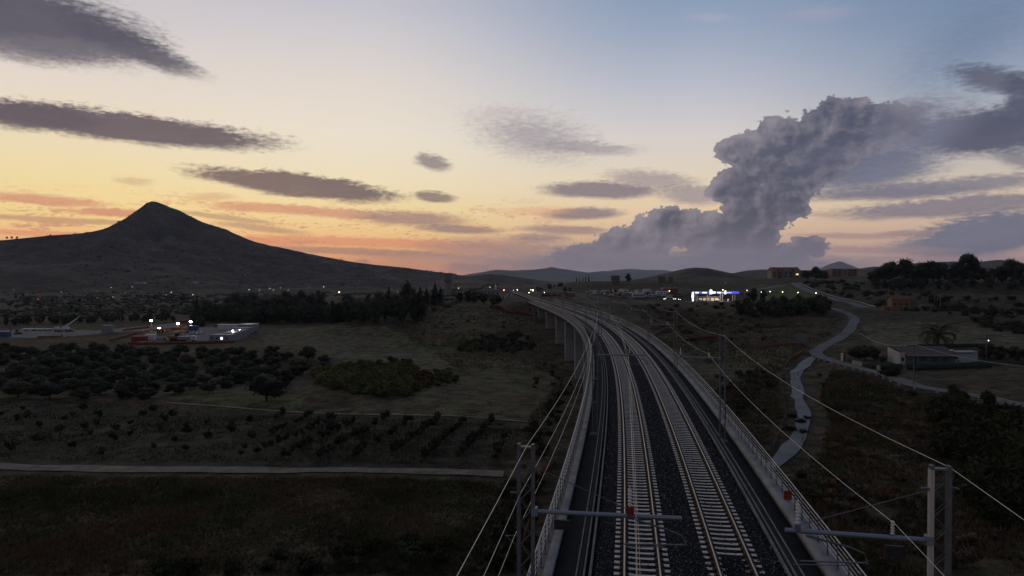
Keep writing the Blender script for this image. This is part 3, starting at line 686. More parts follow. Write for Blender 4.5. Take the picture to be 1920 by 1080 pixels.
trough('cable_trough', 6.13, 1, 'narrow concrete cable trough between the right track and the walkway')
# tracks
RAIL = [(-.035, 0), (.035, 0), (.037, -.04), (.012, -.05), (.012, -.145), (.07, -.16), (.07, -.172), (-.07, -.172), (-.07, -.16), (-.012, -.145), (-.012, -.05), (-.037, -.04)]
sb = MB(); smi = []
SEG = [-1.2, -.97, -.57, -.28, .28, .57, .97, 1.2]; HW = {1.2: .15, .97: .148, .57: .135, .28: .12}; DZ = {1.2: 0, .97: 0, .57: -.004, .28: -.024}
for x0, x1 in zip(SEG[:-1], SEG[1:]):
    w0, w1, f0, f1 = HW[abs(x0)], HW[abs(x1)], DZ[abs(x0)], DZ[abs(x1)]
    P = [(x0, -w0, -.34), (x1, -w1, -.34), (x1, w1, -.34), (x0, w0, -.34), (x0, -w0 * .8, -.172 + f0), (x1, -w1 * .8, -.172 + f1), (x1, w1 * .8, -.172 + f1), (x0, w0 * .8, -.172 + f0)]
    fs = [(4, 5, 6, 7), (0, 1, 5, 4), (2, 3, 7, 6)]
    if x0 == -1.2: fs.append((3, 0, 4, 7))
    if x1 == 1.2: fs.append((1, 2, 6, 5))
    sb.add(P, fs); smi += [1 if (abs(x0 + x1) / 2 > .7 and abs(x0 + x1) / 2 < .8) else 0] * len(fs)
for sx in (-1, 1):          # rail fastenings on each seat
    for q in (-.12, .12): sb.box((sx * .7525 + q, 0, -.15), (.09, .10, .05)); smi += [1] * 6
slm = sb.mesh('sleeper', [slp, mat('rail_seat', (.12, .075, .05), .9, var=(.07, .05, .038), vscale=6)]); slm.polygons.foreach_set('material_index', np.array(smi, dtype=np.int32))
for base, lab in ((0.0, 'left railway track with pale concrete sleepers running under the contact wire'), (4.0, 'right railway track whose nearest sleepers are half buried in ballast')):
    tr = empty('railway_track', (0, 0, 0), 0, lab, 'railway track')
    for g in (-.7525, .7525):
        sweep('rail', [(base + g + x, z) for x, z in RAIL], ys(Y0, 640, 4), [rust, shine], tr, mats_i=[1] + [0] * 11)
    L_ = [Y0 + 14]
    while L_[-1] < 620: L_.append(L_[-1] + .6 / math.hypot(1, float(tslope(L_[-1]))))
    for Ys in L_[:300]:
        p = tp(Ys, base)
        dz = -.008 - (31.6 - Ys) * .0035 - random.random() * .012 if (base and Ys < 31.6) else random.uniform(-.006, .004)
        o = link('sleeper', slm, tr, (p.x, p.y, dz), -th(Ys) + random.uniform(-.012, .012))
    v = np.array(slm.vertices.foreach_get) if False else np.array([w.co[:] for w in slm.vertices]); fq = np.array([p.vertices[:] for p in slm.polygons]); smi_ = np.array(smi)
    VV = []; FF = []
    for k, Ys in enumerate(L_[300:]):
        p = tp(Ys, base); a = -th(Ys); ca, sa = math.cos(a), math.sin(a)
        VV.append(np.column_stack([v[:, 0] * ca - v[:, 1] * sa + p.x, v[:, 0] * sa + v[:, 1] * ca + p.y, v[:, 2]])); FF.append(fq + k * len(v))
    tag(link('sleepers', mesh_np('sleepers', np.concatenate(VV), np.concatenate(FF), list(slm.materials), False, np.tile(smi_, len(FF))), tr), kind='stuff')
# loose stones on the nearer ballast
tet = np.array([(1, 0, -.4), (-.5, .87, -.4), (-.5, -.87, -.4), (.2, .1, .8), (-.4, .5, .5)]); tf = np.array([(0, 1, 4), (0, 4, 3), (1, 2, 4), (4, 2, 3), (2, 0, 3)])
N = 30000
Yst = 22 + 78 * rng.random(N) ** 1.6; of = rng.uniform(-2.05, 6.05, N)
inner = (np.abs(of) < .68) | (np.abs(of - 4) < .68)
ok = ~((np.abs(np.abs(of) - .7525) < .1) | (np.abs(np.abs(of - 4) - .7525) < .1))
ok &= ~(((np.abs(of) < 1.22) | ((np.abs(of - 4) < 1.22) & (Yst > 31.6))) & (rng.random(N) < .86))
of = of[ok]; Yst = Yst[ok]; N = len(of); t_ = np.arctan(tslope(Yst)); ang = rng.uniform(0, 6.28, N); sz = rng.uniform(.025, .055, N)
bx = tet[None] * sz[:, None, None] * rng.uniform(.7, 1.3, (N, 5, 1))
px_ = bx[..., 0] * np.cos(ang)[:, None] - bx[..., 1] * np.sin(ang)[:, None]; py_ = bx[..., 0] * np.sin(ang)[:, None] + bx[..., 1] * np.cos(ang)[:, None]
buried = (np.abs(of - 4) < 1.25) & (Yst < 31.6)
VV = np.stack([px_ + (tx(Yst) + of * np.cos(t_))[:, None], py_ + (Yst - of * np.sin(t_))[:, None], bx[..., 2] + np.where(buried, -.175, -.195)[:, None]], -1).reshape(-1, 3)
FF = (tf[None] + (np.arange(N) * 5)[:, None, None]).reshape(-1, 3)
tag(link('ballast_stones', mesh_np('ballast_stones', VV, FF, [mat('stone', (.04, .039, .042), .95, spec=.05, var=(.014, .014, .017), vscale=5), mat('pale_stone', (.19, .185, .18), .9)], False, np.repeat((rng.random(N) < .13).astype(int), 5))), 'dark grey crushed stone lying along both tracks', 'ballast', kind='stuff')
# railings
def ring(o, z, r): return [(o + r * math.cos(a), z + r * math.sin(a)) for a in np.linspace(0, 2 * math.pi, 7)[:-1]]
for o, zb, lab in ((-4.42, -.40, 'left steel railing of the viaduct with five bars'), (8.42, -.22, 'right steel railing of the viaduct with five bars')):
    rl = empty('railing', (0, 0, 0), 0, lab, 'railing')
    for z, r in ((1.02, .03), (.80, .016), (.58, .016), (.36, .016), (.14, .016)):
        sweep('top_rail' if z > 1 else 'bar', ring(o, z, r), ys(Y0, Y1, 3), steel, rl, smooth=True)
    pm = MB().box((0, 0, (1.0 + zb) / 2), (.05, .09, 1.0 - zb)).box((0, 0, zb + .01), (.16, .18, .02)).mesh('post', dsteel)
    y = 16.0; k = 0
    while y < Y1 and k < 300:
        p = tp(y, o); link('post', pm, rl, (p.x, p.y, 0), -th(y)); y += 1.5 if y < 300 else 1.8; k += 1
# ------------------------------------------------------------------ overhead line
ARM = mat('arm_steel', (.20, .225, .26), .45, .5)
porc = mat('porcelain', (.55, .53, .50), .35); red = mat('red_board', (.21, .018, .015), .7); blk = mat('black_plate', (.02, .02, .022), .6)
wire_m = mat('wire_aluminium', (.55, .54, .52), .35, .8); copper = mat('contact_copper', (.42, .36, .31), .35, .8)
MH = 7.85
up = MB().box((0, 0, (MH - .5) / 2), (.09, .16, MH + .5)).mesh('upright', dsteel)
up_lit = MB().box((0, 0, (MH - .5) / 2), (.09, .16, MH + .5)).mesh('upright', mat('sunset_lit_steel', (.46, .45, .42), .5, .5))  # paler copy of the steel: sunset light painted into the colour
nb = 26; hh = (MH + .1) / nb
lat = []
for k in range(2):
    m = MB(); a, b_ = (-.145, .145) if k == 0 else (.145, -.145); m.tube((a, 0, 0), (b_, 0, hh), .012, n=4, caps=False); lat.append(m.mesh('lattice_bar', dsteel))
lj = MB()
for fy in (-.07, .07):
    for k in range(nb):
        a, b_ = (-.145, .145) if k % 2 == 0 else (.145, -.145); lj.tube((a, fy, -.3 + k * hh), (b_, fy, -.3 + (k + 1) * hh), .012, n=4, caps=False)
ljm = lj.mesh('lattice', dsteel)
capm = MB().box((0, 0, MH + .02), (.46, .20, .035)).box((-.19, 0, MH + .07), (.08, .16, .07)).box((.19, 0, MH + .07), (.08, .16, .07)).mesh('cap_plate', dsteel)
basem = MB().box((0, 0, -.46), (.75, .55, .12)).box((0, 0, -.38), (.55, .36, .06)).mesh('base_plate', conc_d)
def armmesh(end):
    m = MB().tube((.18, 0, 6.12), (end, 0, 6.16), .062, n=8); m.box((.24, 0, 6.12), (.16, .2, .22)); return m
def mast(Y, side, detail, boxed=False, plate=False, o=None):
    if o is None: o = -3.1 if side < 0 else 6.95
    p = tp(Y, o); root = empty('catenary_mast', (p.x, p.y, 0), -th(Y) + (0 if side < 0 else math.pi))
    L = link
    L('upright', up_lit if side > 0 and boxed else up, root, (-.195 if side < 0 else .195, 0, 0)); L('upright', up, root, (.195 if side < 0 else -.195, 0, 0))  # nearest right mast: track-side upright takes the painted-light copy
    if detail:
        for fy in (-.07, .07):
            for k in range(nb): L('lattice_bar', lat[k % 2], root, (0, fy, -.3 + k * hh))
    else: L('lattice', ljm, root)
    L('cap_plate', capm, root); L('base_plate', basem, root)
    end = 4.15 if side < 0 else 3.55
    am = armmesh(end).build('arm', ARM, root)
    if boxed:
        q = MB().box((1.0, 0, 5.80), (.44, .08, .26)); q.tube((.80, 0, 6.1), (.80, 0, 5.92), .012); q.tube((1.2, 0, 6.1), (1.2, 0, 5.92), .012); q.build('hanging_plate', blk, am)
    cx = 2.8 if side < 0 else 3.25                   # catenary position along the arm
    MB().tube((.2, 0, 7.35), (cx, 0, 6.3), .012, n=5).build('tie_rod', dsteel, root)
    MB().box((cx, 0, 6.22), (.12, .14, .2)).build('clamp', dsteel, am)
    ins = MB()
    for k in range(6): ins.tube((cx, 0, 6.36 + k * .09), (cx, 0, 6.40 + k * .09), .06, .03, n=8)
    ins.tube((cx, 0, 6.3), (cx, 0, 6.92), .02); ins.build('insulator', porc, root)
    dr = MB(); sg = 1 if side < 0 else 0
    if side < 0: dr.path([(cx + .15, 0, 6.05), (cx + 1.0, 0, 5.83), (cx + 1.35, 0, 5.70), (cx + 1.45, 0, 5.52), (cx + 1.44, 0, 5.42)], .03)
    else: dr.path([(cx - .2, 0, 6.05), (cx - 1.2, 0, 5.83), (cx - 1.55, 0, 5.70), (cx - 1.62, 0, 5.5), (cx - 1.62, 0, 5.42)], .03)
    dr.build('drop_tube', dsteel, root)
    if side < 0: MB().tube((cx + 1.5, 0, 5.46), (cx - .15, 0, 5.38), .022).tube((cx + .9, 0, 5.38), (cx - .1, 0, 5.30), .014).build('steady_arm', dsteel, root)
    else: MB().tube((cx - 1.65, 0, 5.46), (cx - .05, 0, 5.40), .022).tube((cx - 1.3, 0, 5.38), (cx + .1, 0, 5.30), .014).build('steady_arm', dsteel, root)
    if plate: MB().box((cx + (.02 if side < 0 else .2), -.18, 6.33 if side < 0 else 6.98), (.19, .02, .23)).build('red_board', red, root)
    if side > 0:
        q = MB()
        for k in range(5): q.tube((1.05, 0, 6.22 + k * .07), (1.05, 0, 6.26 + k * .07), .05, .03, n=8)
        q.build('feeder_insulator', porc, am)
    if side < 0:
        MB().tube((-.2, 0, 6.6), (-.42, 0, 6.6), .025).build('bracket', dsteel, root); MB().path([(-.2, 0, 5.1), (-.56, 0, 5.40), (-.2, 0, 5.42)], .022, 4).build('bracket', dsteel, root)
    else:
        MB().tube((-.2, 0, 7.45), (-.42, 0, 7.4), .025).build('bracket', dsteel, root); MB().box((.33, 0, 7.38), (.18, .06, .05)).build('tie_lug', dsteel, root)
    for z in (2.2, 4.1):
        if detail: MB().box((0, 0, z), (.30, .17, .05)).build('batten_plate', dsteel, root)
    return root
gL = 'catenary masts along the left side of the viaduct'; gR = 'catenary masts along the right side of the viaduct'
mL = [18.0 + 37.7 * i for i in range(10)]; mR = [17.6 + 37.3 * i for i in range(10)]
NEAR = ['nearest', 'second', 'third', 'fourth', 'fifth', 'sixth', 'seventh', 'eighth', 'ninth', 'tenth']
for i, (a, b_) in enumerate(zip(mL, mR)):
    r = mast(a, -1, i < 2, i == 0, i == 0, -3.36 if i == 0 else None)
    tag(r, 'lattice catenary mast with a red board on its arm over the left track' if i == 0 else f'lattice catenary mast on the left walkway, {NEAR[i]} along the left railing', 'catenary mast', gL)
    r = mast(b_, 1, i < 2, i == 0, i == 0, 6.83 if i == 0 else None)
    tag(r, 'lattice catenary mast beside the brown bank with its arm reaching left over the right railing' if i == 0 else f'lattice catenary mast on the right walkway, {NEAR[i]} along the right railing', 'catenary mast', gR)
def run(name, pts_at, sag, r, m, label, cat='wire', group=None, lo=-1):
    P = []
    for a, b_ in zip(pts_at[:-1], pts_at[1:]):
        n = 9
        for k in range(n):
            t = k / n; q = a.lerp(b_, t); P.append((q.x, q.y, q.z - sag * 4 * t * (1 - t)))
    P.append(tuple(pts_at[-1]))
    q = MB().path(P, r, 5); tag(q.build(name, m, None, True), label, cat, group)
Lp = [-19.7] + mL; Rp = [-19.7] + mR
gw = 'wires strung along the viaduct masts'
run('feeder_wire', [tp(y, -3.33, MH + .06) for y in Lp], .45, .0075, wire_m, 'bare wire running along the tops of the left masts', group=gw)
run('feeder_wire', [tp(y, -3.5, 6.6) for y in Lp], .5, .007, wire_m, 'bare wire on short brackets below the left mast tops', group=gw)
run('feeder_wire', [tp(y, -3.66, 5.44) for y in Lp], .5, .007, wire_m, 'lowest bare wire on the outer brackets of the left masts', group=gw)
run('feeder_wire', [tp(y, 7.05, MH + .06) for y in Rp], .55, .0075, wire_m, 'bare wire running along the tops of the right masts', group=gw)
run('feeder_wire', [tp(y, 5.85, 6.45) for y in Rp], .5, .0075, wire_m, 'bare wire carried on the arms of the right masts', group=gw)
run('messenger_wire', [tp(y, -.40, 6.35) for y in Lp], .55, .0075, copper, 'upper wire hung above the left track', group=gw)
cw = [tp(y, -.40 + (.0 if i % 2 else .04), 5.3) for i, y in enumerate(Lp)]
run('contact_wire', cw, .03, .007, copper, 'lower of the two close contact wires above the left track', group=gw)
run('contact_wire', [p + Vector((.09, 0, .03)) for p in cw], .03, .007, copper, 'upper of the two close contact wires above the left track', group=gw)
# ------------------------------------------------------------------ vegetation
def leaf_mat(name, c1, c2, rnd=.45):
    m = bpy.data.materials.new(name); m.use_nodes = True; t = m.node_tree; p = t.nodes['Principled BSDF']; L = t.links.new
    p.inputs['Roughness'].default_value = .8; p.inputs['Specular IOR Level'].default_value = .15
    co = t.nodes.new('ShaderNodeTexCoord'); n = t.nodes.new('ShaderNodeTexNoise'); n.inputs['Scale'].default_value = .9; n.inputs['Detail'].default_value = 3
    L(co.outputs['Object'], n.inputs['Vector'])
    r = t.nodes.new('ShaderNodeMapRange'); r.inputs[1].default_value = .35; r.inputs[2].default_value = .65; L(n.outputs[0], r.inputs[0])
    x = t.nodes.new('ShaderNodeMix'); x.data_type = 'RGBA'; x.inputs[6].default_value = (*c1, 1); x.inputs[7].default_value = (*c2, 1); L(r.outputs[0], x.inputs[0])
    oi = t.nodes.new('ShaderNodeObjectInfo'); q = t.nodes.new('ShaderNodeMapRange'); q.inputs[3].default_value = 1 - rnd; q.inputs[4].default_value = 1 + rnd; L(oi.outputs['Random'], q.inputs[0])
    y = t.nodes.new('ShaderNodeMix'); y.data_type = 'RGBA'; y.blend_type = 'MULTIPLY'; y.inputs[0].default_value = 1; L(x.outputs[2], y.inputs[6]); L(q.outputs[0], y.inputs[7])
    L(y.outputs[2], p.inputs['Base Color']); return m
ICO = None
def ico():
    global ICO
    if ICO is None:
        import bmesh
        bm = bmesh.new(); bmesh.ops.create_icosphere(bm, subdivisions=1, radius=1.0)
        ICO = (np.array([v.co[:] for v in bm.verts]), np.array([[v.index for v in f.verts] for f in bm.faces])); bm.free()
    return ICO
def crown_mesh(name, seed, n, rx, rz, zc, leaf, m, lumps=9, spread=.6, lr=(.38, .55), core=.78, up=0.0, cone=False, aspect=1.0):
    g = np.random.default_rng(seed); c = []
    for k in range(lumps):
        d = g.normal(size=3); d /= np.linalg.norm(d); q = d * g.random() ** .4 * spread; w = 1.0
        if cone:
            u = (k + .5) / lumps; q = np.array([g.normal() * .12 * (1 - u), g.normal() * .12 * (1 - u), u * 2 - 1]); w = max(.15, (1 - u) ** .75 * 1.35 * (.55 + min(1, u * 5) * .45))
        c.append((q, g.uniform(*lr) * w))
    V_ = []; F_ = []; nv = 0
    iv, jf = ico()
    for q, r in c:
        V_.append((iv * r * core * g.uniform(.9, 1.1, (len(iv), 1)) + q) * (rx, rx, rz) + (0, 0, zc)); F_.append(jf + nv); nv += len(iv)
    wts = np.array([r * r for _, r in c]); pick = g.choice(lumps, n, p=wts / wts.sum())
    d = g.normal(size=(n, 3)); d[:, 2] = d[:, 2] * .9 + up; d /= np.linalg.norm(d, axis=1)[:, None]
    ctr = np.array([q for q, _ in c])[pick]; rad = np.array([r for _, r in c])[pick]
    P = (ctr + d * (rad * g.uniform(.72, 1.12, n))[:, None]) * (rx, rx, rz) + (0, 0, zc)
    a = g.normal(size=(n, 3)); a /= np.linalg.norm(a, axis=1)[:, None]; a = a + d * .5
    b = np.cross(a, d + g.normal(size=(n, 3)) * .6); b /= np.linalg.norm(b, axis=1)[:, None] + 1e-6; a /= np.linalg.norm(a, axis=1)[:, None]
    s = (leaf * g.uniform(.5, 1.25, n))[:, None]; a = a * s * aspect; b = b * s * .55
    quad = np.stack([P - a * .5, P + b * .5 - a * .05, P + a * .6, P - b * .5 - a * .05], 1).reshape(-1, 3)
    fq = (np.arange(n) * 4)[:, None]
    tri = np.concatenate([np.hstack([fq, fq + 1, fq + 2]), np.hstack([fq, fq + 2, fq + 3])]) + nv
    V_.append(quad); F_.append(tri)
    return mesh_np(name, np.concatenate(V_), np.concatenate(F_), m)
bark = mat('bark', (.07, .055, .042), .95, var=(.035, .028, .02), vscale=6, bump=.03, bscale=14)
def trunk_mesh(name, h, r, limbs, seed, lean=.1, m=bark):
    g = random.Random(seed); q = MB(); x = g.uniform(-lean, lean); y = g.uniform(-lean, lean)
    q.tube((0, 0, -.4), (x * .5, y * .5, h * .5), r * 1.25, r * .85, 7, False); q.tube((x * .5, y * .5, h * .5), (x, y, h), r * .85, r * .6, 7, False)
    for k in range(limbs):
        a = k * 6.28 / limbs + g.uniform(-.4, .4); L_ = h * g.uniform(.5, .85)
        q.tube((x, y, h * .92), (x + math.cos(a) * L_ * .7, y + math.sin(a) * L_ * .7, h + L_ * .75), r * .5, r * .18, 5, False)
    return q.mesh(name, m)
M_OL = leaf_mat('olive_leaf', (.030, .033, .018), (.019, .023, .012)); M_CI = leaf_mat('citrus_leaf', (.016, .022, .008), (.026, .034, .011)); M_DK = leaf_mat('dark_leaf', (.020, .024, .011), (.032, .035, .016), .4)
M_PI = leaf_mat('pine_needle', (.016, .021, .011), (.026, .030, .016), .3); M_CY = leaf_mat('cypress_needle', (.012, .016, .009), (.020, .024, .012), .25); M_YG = leaf_mat('yellow_green_leaf', (.125, .115, .034), (.085, .090, .026), .35)
M_RD = leaf_mat('russet_leaf', (.120, .062, .028), (.080, .044, .022), .3); M_DRY = leaf_mat('dry_bush', (.078, .056, .036), (.052, .040, .025), .35); M_RE = leaf_mat('reed_leaf', (.110, .112, .036), (.070, .082, .026), .3); M_BR = leaf_mat('brush_leaf', (.046, .050, .020), (.032, .038, .014), .3)
SETS = {}
def variants(key, k, fn):
    if key not in SETS: SETS[key] = [fn(i) for i in range(k)]
    return SETS[key]
def V_olive(): return variants('olive', 6, lambda i: (crown_mesh('crown', 100 + i, 520, 3.1, 2.15, 1.95, .5, M_OL, 14, .68, (.36, .52), .8), trunk_mesh('trunk', .8, .2, 3, i)))
def V_citrus(): return variants('citrus', 5, lambda i: (crown_mesh('crown', 200 + i, 150, .85, .85, 1.15, .34, M_CI, 7, .6), trunk_mesh('trunk', .6, .05, 2, i)))
def V_broad(): return variants('broad', 6, lambda i: (crown_mesh('crown', 300 + i, 640, 5.6, 6.6, 6.6, 1.0, M_DK, 16, .78, (.30, .48), .76), trunk_mesh('trunk', 4.5, .35, 3, i)))
def V_poplar(): return variants('poplar', 3, lambda i: (crown_mesh('crown', 340 + i, 420, 3.6, 7.2, 7.2, .9, M_DK, 13, .78, (.28, .45), .76), trunk_mesh('trunk', 4.5, .28, 3, i)))
def V_cypress(): return variants('cypress', 4, lambda i: (crown_mesh('crown', 400 + i, 520, 3.5, 8.8, 9.0, .8, M_CY, 16, .6, (.44, .6), .84, .4, True), trunk_mesh('trunk', 2.5, .25, 0, i)))
def V_pine(): return variants('pine', 6, lambda i: (crown_mesh('crown', 500 + i, 620, 5.6, 4.6, 5.9, .85, M_PI, 16, .8, (.32, .46), .78, .3), trunk_mesh('trunk', 4.6, .32, 4, i, .5)))
def V_yg(): return variants('yg', 4, lambda i: (crown_mesh('crown', 600 + i, 420, 3.4, 2.9, 3.6, .62, M_YG, 11, .66, (.32, .48), .74), trunk_mesh('trunk', 1.8, .18, 3, i)))
def V_shrub(m, key, leaf=.42, n=240): return variants('shrub' + key, 4, lambda i: (crown_mesh('shrub', 700 + i + len(key) * 10, n, 1.4, 1.1, .65, leaf, m, 9, .7, (.34, .52), .74, .2),))
def V_reed(m, key): return variants('reed' + key, 4, lambda i: (crown_mesh('shrub', 800 + i, 760, 1.5, 1.6, 1.0, .62, m, 10, .66, (.30, .5), .66, .9, False, 1.7),))
def plant(name, p, var, s, label, cat, group=None, sz=1.0):
    g = random.choice(var); rz = random.uniform(0, 6.28)
    if len(g) == 1:
        o = link(name, g[0], None, p, rz, (s, s, s * sz)); return tag(o, label, cat, group)
    e = empty(name, p, rz, label, cat, group); e.scale = (s, s, s * sz)
    link('crown', g[0], e); link('trunk', g[1], e); return e
def world_poly(poly):
    P = [G(*p) for p in poly]; xs = [p.x for p in P]; ys_ = [p.y for p in P]
    return min(xs) - 5, max(xs) + 5, min(ys_) - 5, max(ys_) + 5
def scatter(poly, step, jit=.35, seed=0, maxn=9999, rows=None, keep=1.0):
    g = np.random.default_rng(seed); x0, x1, y0, y1 = world_poly(poly); sx, sy = step if isinstance(step, tuple) else (step, step)
    X, Y = np.meshgrid(np.arange(x0, x1, sx), np.arange(y0, y1, sy)); X = X.astype(float); Y = Y.astype(float)
    if rows: X = X + (Y - y0) * rows
    X = X + g.uniform(-jit, jit, X.shape) * sx; Y = Y + g.uniform(-jit, jit, Y.shape) * sy
    X = X.ravel(); Y = Y.ravel(); Z = H(X, Y); px, py = proj(X, Y, Z)
    ok = in_poly(px, py, poly) & (g.random(len(X)) < keep) & (road_mask(X, Y) < .3)
    X, Y, Z = X[ok], Y[ok], Z[ok]
    if len(X) > maxn:
        o = np.argsort(Y)[:maxn] if rows else g.choice(len(X), maxn, replace=False); X, Y, Z = X[o], Y[o], Z[o]
    return [Vector((a, b, c)) for a, b, c in zip(X, Y, Z)]
def zoned(pts, base_sizes, noun, place):
    """labels that say size, depth and side of each plant within its stand"""
    if not pts: return []
    Y = np.array([p.y for p in pts]); U = np.array([p.x / p.y for p in pts]); S = np.array(base_sizes)
    def q(a, names):
        k = np.quantile(a, np.linspace(0, 1, len(names) + 1)[1:-1]); return [names[int(i)] for i in np.digitize(a, k)]
    big = len(pts) > 50
    dn = ['front', 'near middle', 'far middle', 'back'] if big else ['front', 'middle', 'back']
    sn = ['left end', 'left half', 'centre', 'right half', 'right end'] if big else ['left side', 'centre', 'right side']
    L0 = [f'{a} {noun}, {d} {u} of {place}' for a, d, u in zip(q(S, ['small', 'mid-sized', 'large']), q(Y, dn), q(U, sn))]
    OW = ['leftmost', 'second', 'third', 'fourth', 'fifth', 'sixth', 'seventh', 'eighth', 'ninth']
    out = list(L0)
    for lab in set(L0):
        ix = sorted([i for i, l in enumerate(L0) if l == lab], key=lambda i: U[i])
        if 1 < len(ix) <= 9:
            for k, i in enumerate(ix): out[i] = (OW[k] if k == 0 else OW[k] + ' from left') + ' ' + lab
    for l in out:
        if len(l.replace('-', ' ').split()) > 16: print('LONG', l)
    return out
def stand(name, pts, var, lo, hi, noun, place, cat, group, szr=(.85, 1.1)):
    ss = [random.uniform(lo, hi) for _ in pts]
    return [plant(name, p, var, k, lab, cat, group, random.uniform(*szr)) for p, k, lab in zip(pts, ss, zoned(pts, ss, noun, place))]
# olive grove
gO = 'olive trees of the grove on the left plain'
pts = scatter([(-60, 660), (150, 660), (300, 662), (420, 663), (470, 666), (500, 680), (500, 700), (470, 730), (380, 738), (300, 748), (120, 752), (-60, 744)], (7.9, 7.6), .18, 1, 296, rows=.12, keep=.97)
stand('olive_tree', pts, V_olive(), .75, 1.1, 'olive tree', 'the left grove', 'olive tree', gO)
gE = 'loose olive trees at the edge of the stubble field'
for k, (x, y, s, lab) in enumerate([(577, 677, 1.75, 'largest round dark olive tree standing alone on the stubble field edge'), (608, 680, 1.0, 'small round olive tree just right of the largest lone one'), (606, 691, .85, 'low dark olive bush below the small round one'), (512, 668, 1.35, 'olive tree with a tall double crown at the corner of the stubble field'), (503, 676, 1.1, 'olive tree half hidden in front of the double crowned one'),
        (536, 676, 1.15, 'low spreading olive tree between the double crown and the largest lone tree'), (515, 690, 1.3, 'broad olive tree above the yellow reeds, left of them'), (560, 702, 1.6, 'broad dark olive tree touching the left end of the reeds'), (507, 705, 1.35, 'round olive tree below the broad one near the grove'), (530, 722, 1.5, 'dark olive tree just above the grass patch'), (480, 716, 1.5, 'dark olive tree at the grove corner over the grass patch'), (500, 752, 2.0, 'largest dark olive crown beside the path corner')]):
    plant('olive_tree', G(x, y), V_olive(), s * .72, lab, 'olive tree', gE)
# young citrus in rows
gC = 'young citrus trees planted in rows behind the dirt track'
stk = MB().tube((.25, 0, -.1), (.25, 0, 1.5), .03, .025, 5).mesh('stake', mat('pale_wood', (.34, .31, .26), .9))
pts = scatter([(520, 783), (740, 788), (958, 799), (938, 868), (700, 866), (470, 864)], (5.4, 2.1), .06, 2, 215, rows=.17, keep=.93)
pts += scatter([(-120, 768), (300, 774), (510, 783), (460, 862), (-120, 858)], (7.5, 5.2), .3, 3, 295 - len(pts), keep=.8)
for k, o in enumerate(stand('citrus_sapling', pts, V_citrus(), .75, 1.25, 'citrus sapling', 'the citrus rows', 'young tree', gC)):
    if k % 4 == 0: link('stake', stk, o)
# reeds and bushes in the hollow between the fields
gR_ = 'reeds and bushes in the hollow between the two fields'
for poly, st, mm, key, s, lab, nm in [
    ([(640, 718), (760, 712), (790, 730), (760, 745), (660, 742)], 2.6, M_RE, 'g', 1.25, 'tall reed clump / the near reed bed', 'reed_clump'),
    ([(585, 700), (640, 690), (660, 712), (640, 735), (600, 722)], 3.0, M_YG, 'y', 1.2, 'yellow bush / the left reed bed', 'reed_clump'),
    ([(650, 690), (760, 686), (790, 700), (760, 714), (660, 714)], 3.2, M_RE, 'g', 1.2, 'dull reed clump / the back reed bed', 'reed_clump'),
    ([(755, 706), (800, 704), (812, 724), (770, 732)], 2.6, M_RD, 'r', 1.0, 'russet bush / the russet patch', 'russet_bush'),
    ([(800, 700), (860, 696), (862, 716), (815, 726)], 3.0, M_RE, 'g', .9, 'low reed clump / the right reed patch', 'reed_clump')]:
    stand(nm, scatter(poly, st, .4, 3, 60), V_reed(mm, key), s * .75, s * 1.2, *lab.split(' / '), 'reeds' if nm == 'reed_clump' else 'bush', gR_, (.5, .85))
for x, y, w in ((735, 682, 'middle'), (690, 690, 'left'), (755, 686, 'right')): plant('dark_bush', G(x, y), V_shrub(M_DK, 'd'), 1.5, f'dark round bush, {w} of three on the far rim of the hollow', 'bush', gR_)
# wood beyond the stubble field
gW = 'trees of the belt beyond the stubble field'
for poly, st, lo, hi, noun, place in [
    ([(-40, 604), (120, 602), (330, 596), (340, 603), (-40, 612)], (9, 7), .22, .42, 'dark tree', 'the strip behind the site'),
    ([(380, 598), (470, 599), (690, 600), (826, 598), (822, 605), (640, 608), (380, 606)], (7, 6.5), .62, 1.0, 'leafy tree', 'the front tree belt'),
    ([(430, 580), (700, 580), (790, 582), (790, 590), (430, 592)], (11, 15), .8, 1.15, 'leafy tree', 'the rear tree belt')]:
    stand('leafy_tree', scatter(poly, st, .45, 5, 110), V_broad() + V_poplar() if lo > .5 else V_broad(), lo, hi, noun, place, 'tree', gW, (.8, 1.1))
stand('plain_tree', scatter([(-60, 556), (330, 556), (430, 566), (370, 596), (-60, 600)], (21, 25), .5, 6, 170), V_broad(), .14, .42, 'bushy tree', 'the mountain plain', 'tree', 'trees on the plain below the mountain', (.6, 1.0))
for x, y, s, lab in [(50, 572, .75, 'broad dark tree on the plain near the left lamps'), (600, 568, 1.1, 'rounded tree crown rising over the belt'), (343, 566, .7, 'squat dark tree beneath the mountain foot'), (290, 562, .55, 'small dark tree left of the squat one under the mountain')]:
    plant('leafy_tree', G(x, y), V_broad(), s, lab, 'tree')
gY = 'cypresses at the edge of the wood left of the viaduct'
for x, y, hpx, lab in [(765, 600, 66, 'slim dark cypress at the left of the cypress group'), (788, 598, 62, 'cypress just left of the tallest one'), (800, 600, 62, 'cypress with a blunt top in the middle of the group'), (816, 598, 70, 'tallest pointed cypress of the group left of the hill'), (826, 598, 60, 'loose cypress at the right end of the group'), (729, 592, 56, 'lone slim cypress rising from the tree belt'), (369, 600, 46, 'small slim cypress on the plain before the site')]:
    p = at_D(x, y, 385); p.z = gz(p.x, p.y); _, yb = proj(p.x, p.y, p.z); h = (yb - (y - hpx)) * p.y / F
    plant('cypress', p, V_cypress(), h / 18 * 1.75, lab, 'cypress', gY, 1 / 1.75)
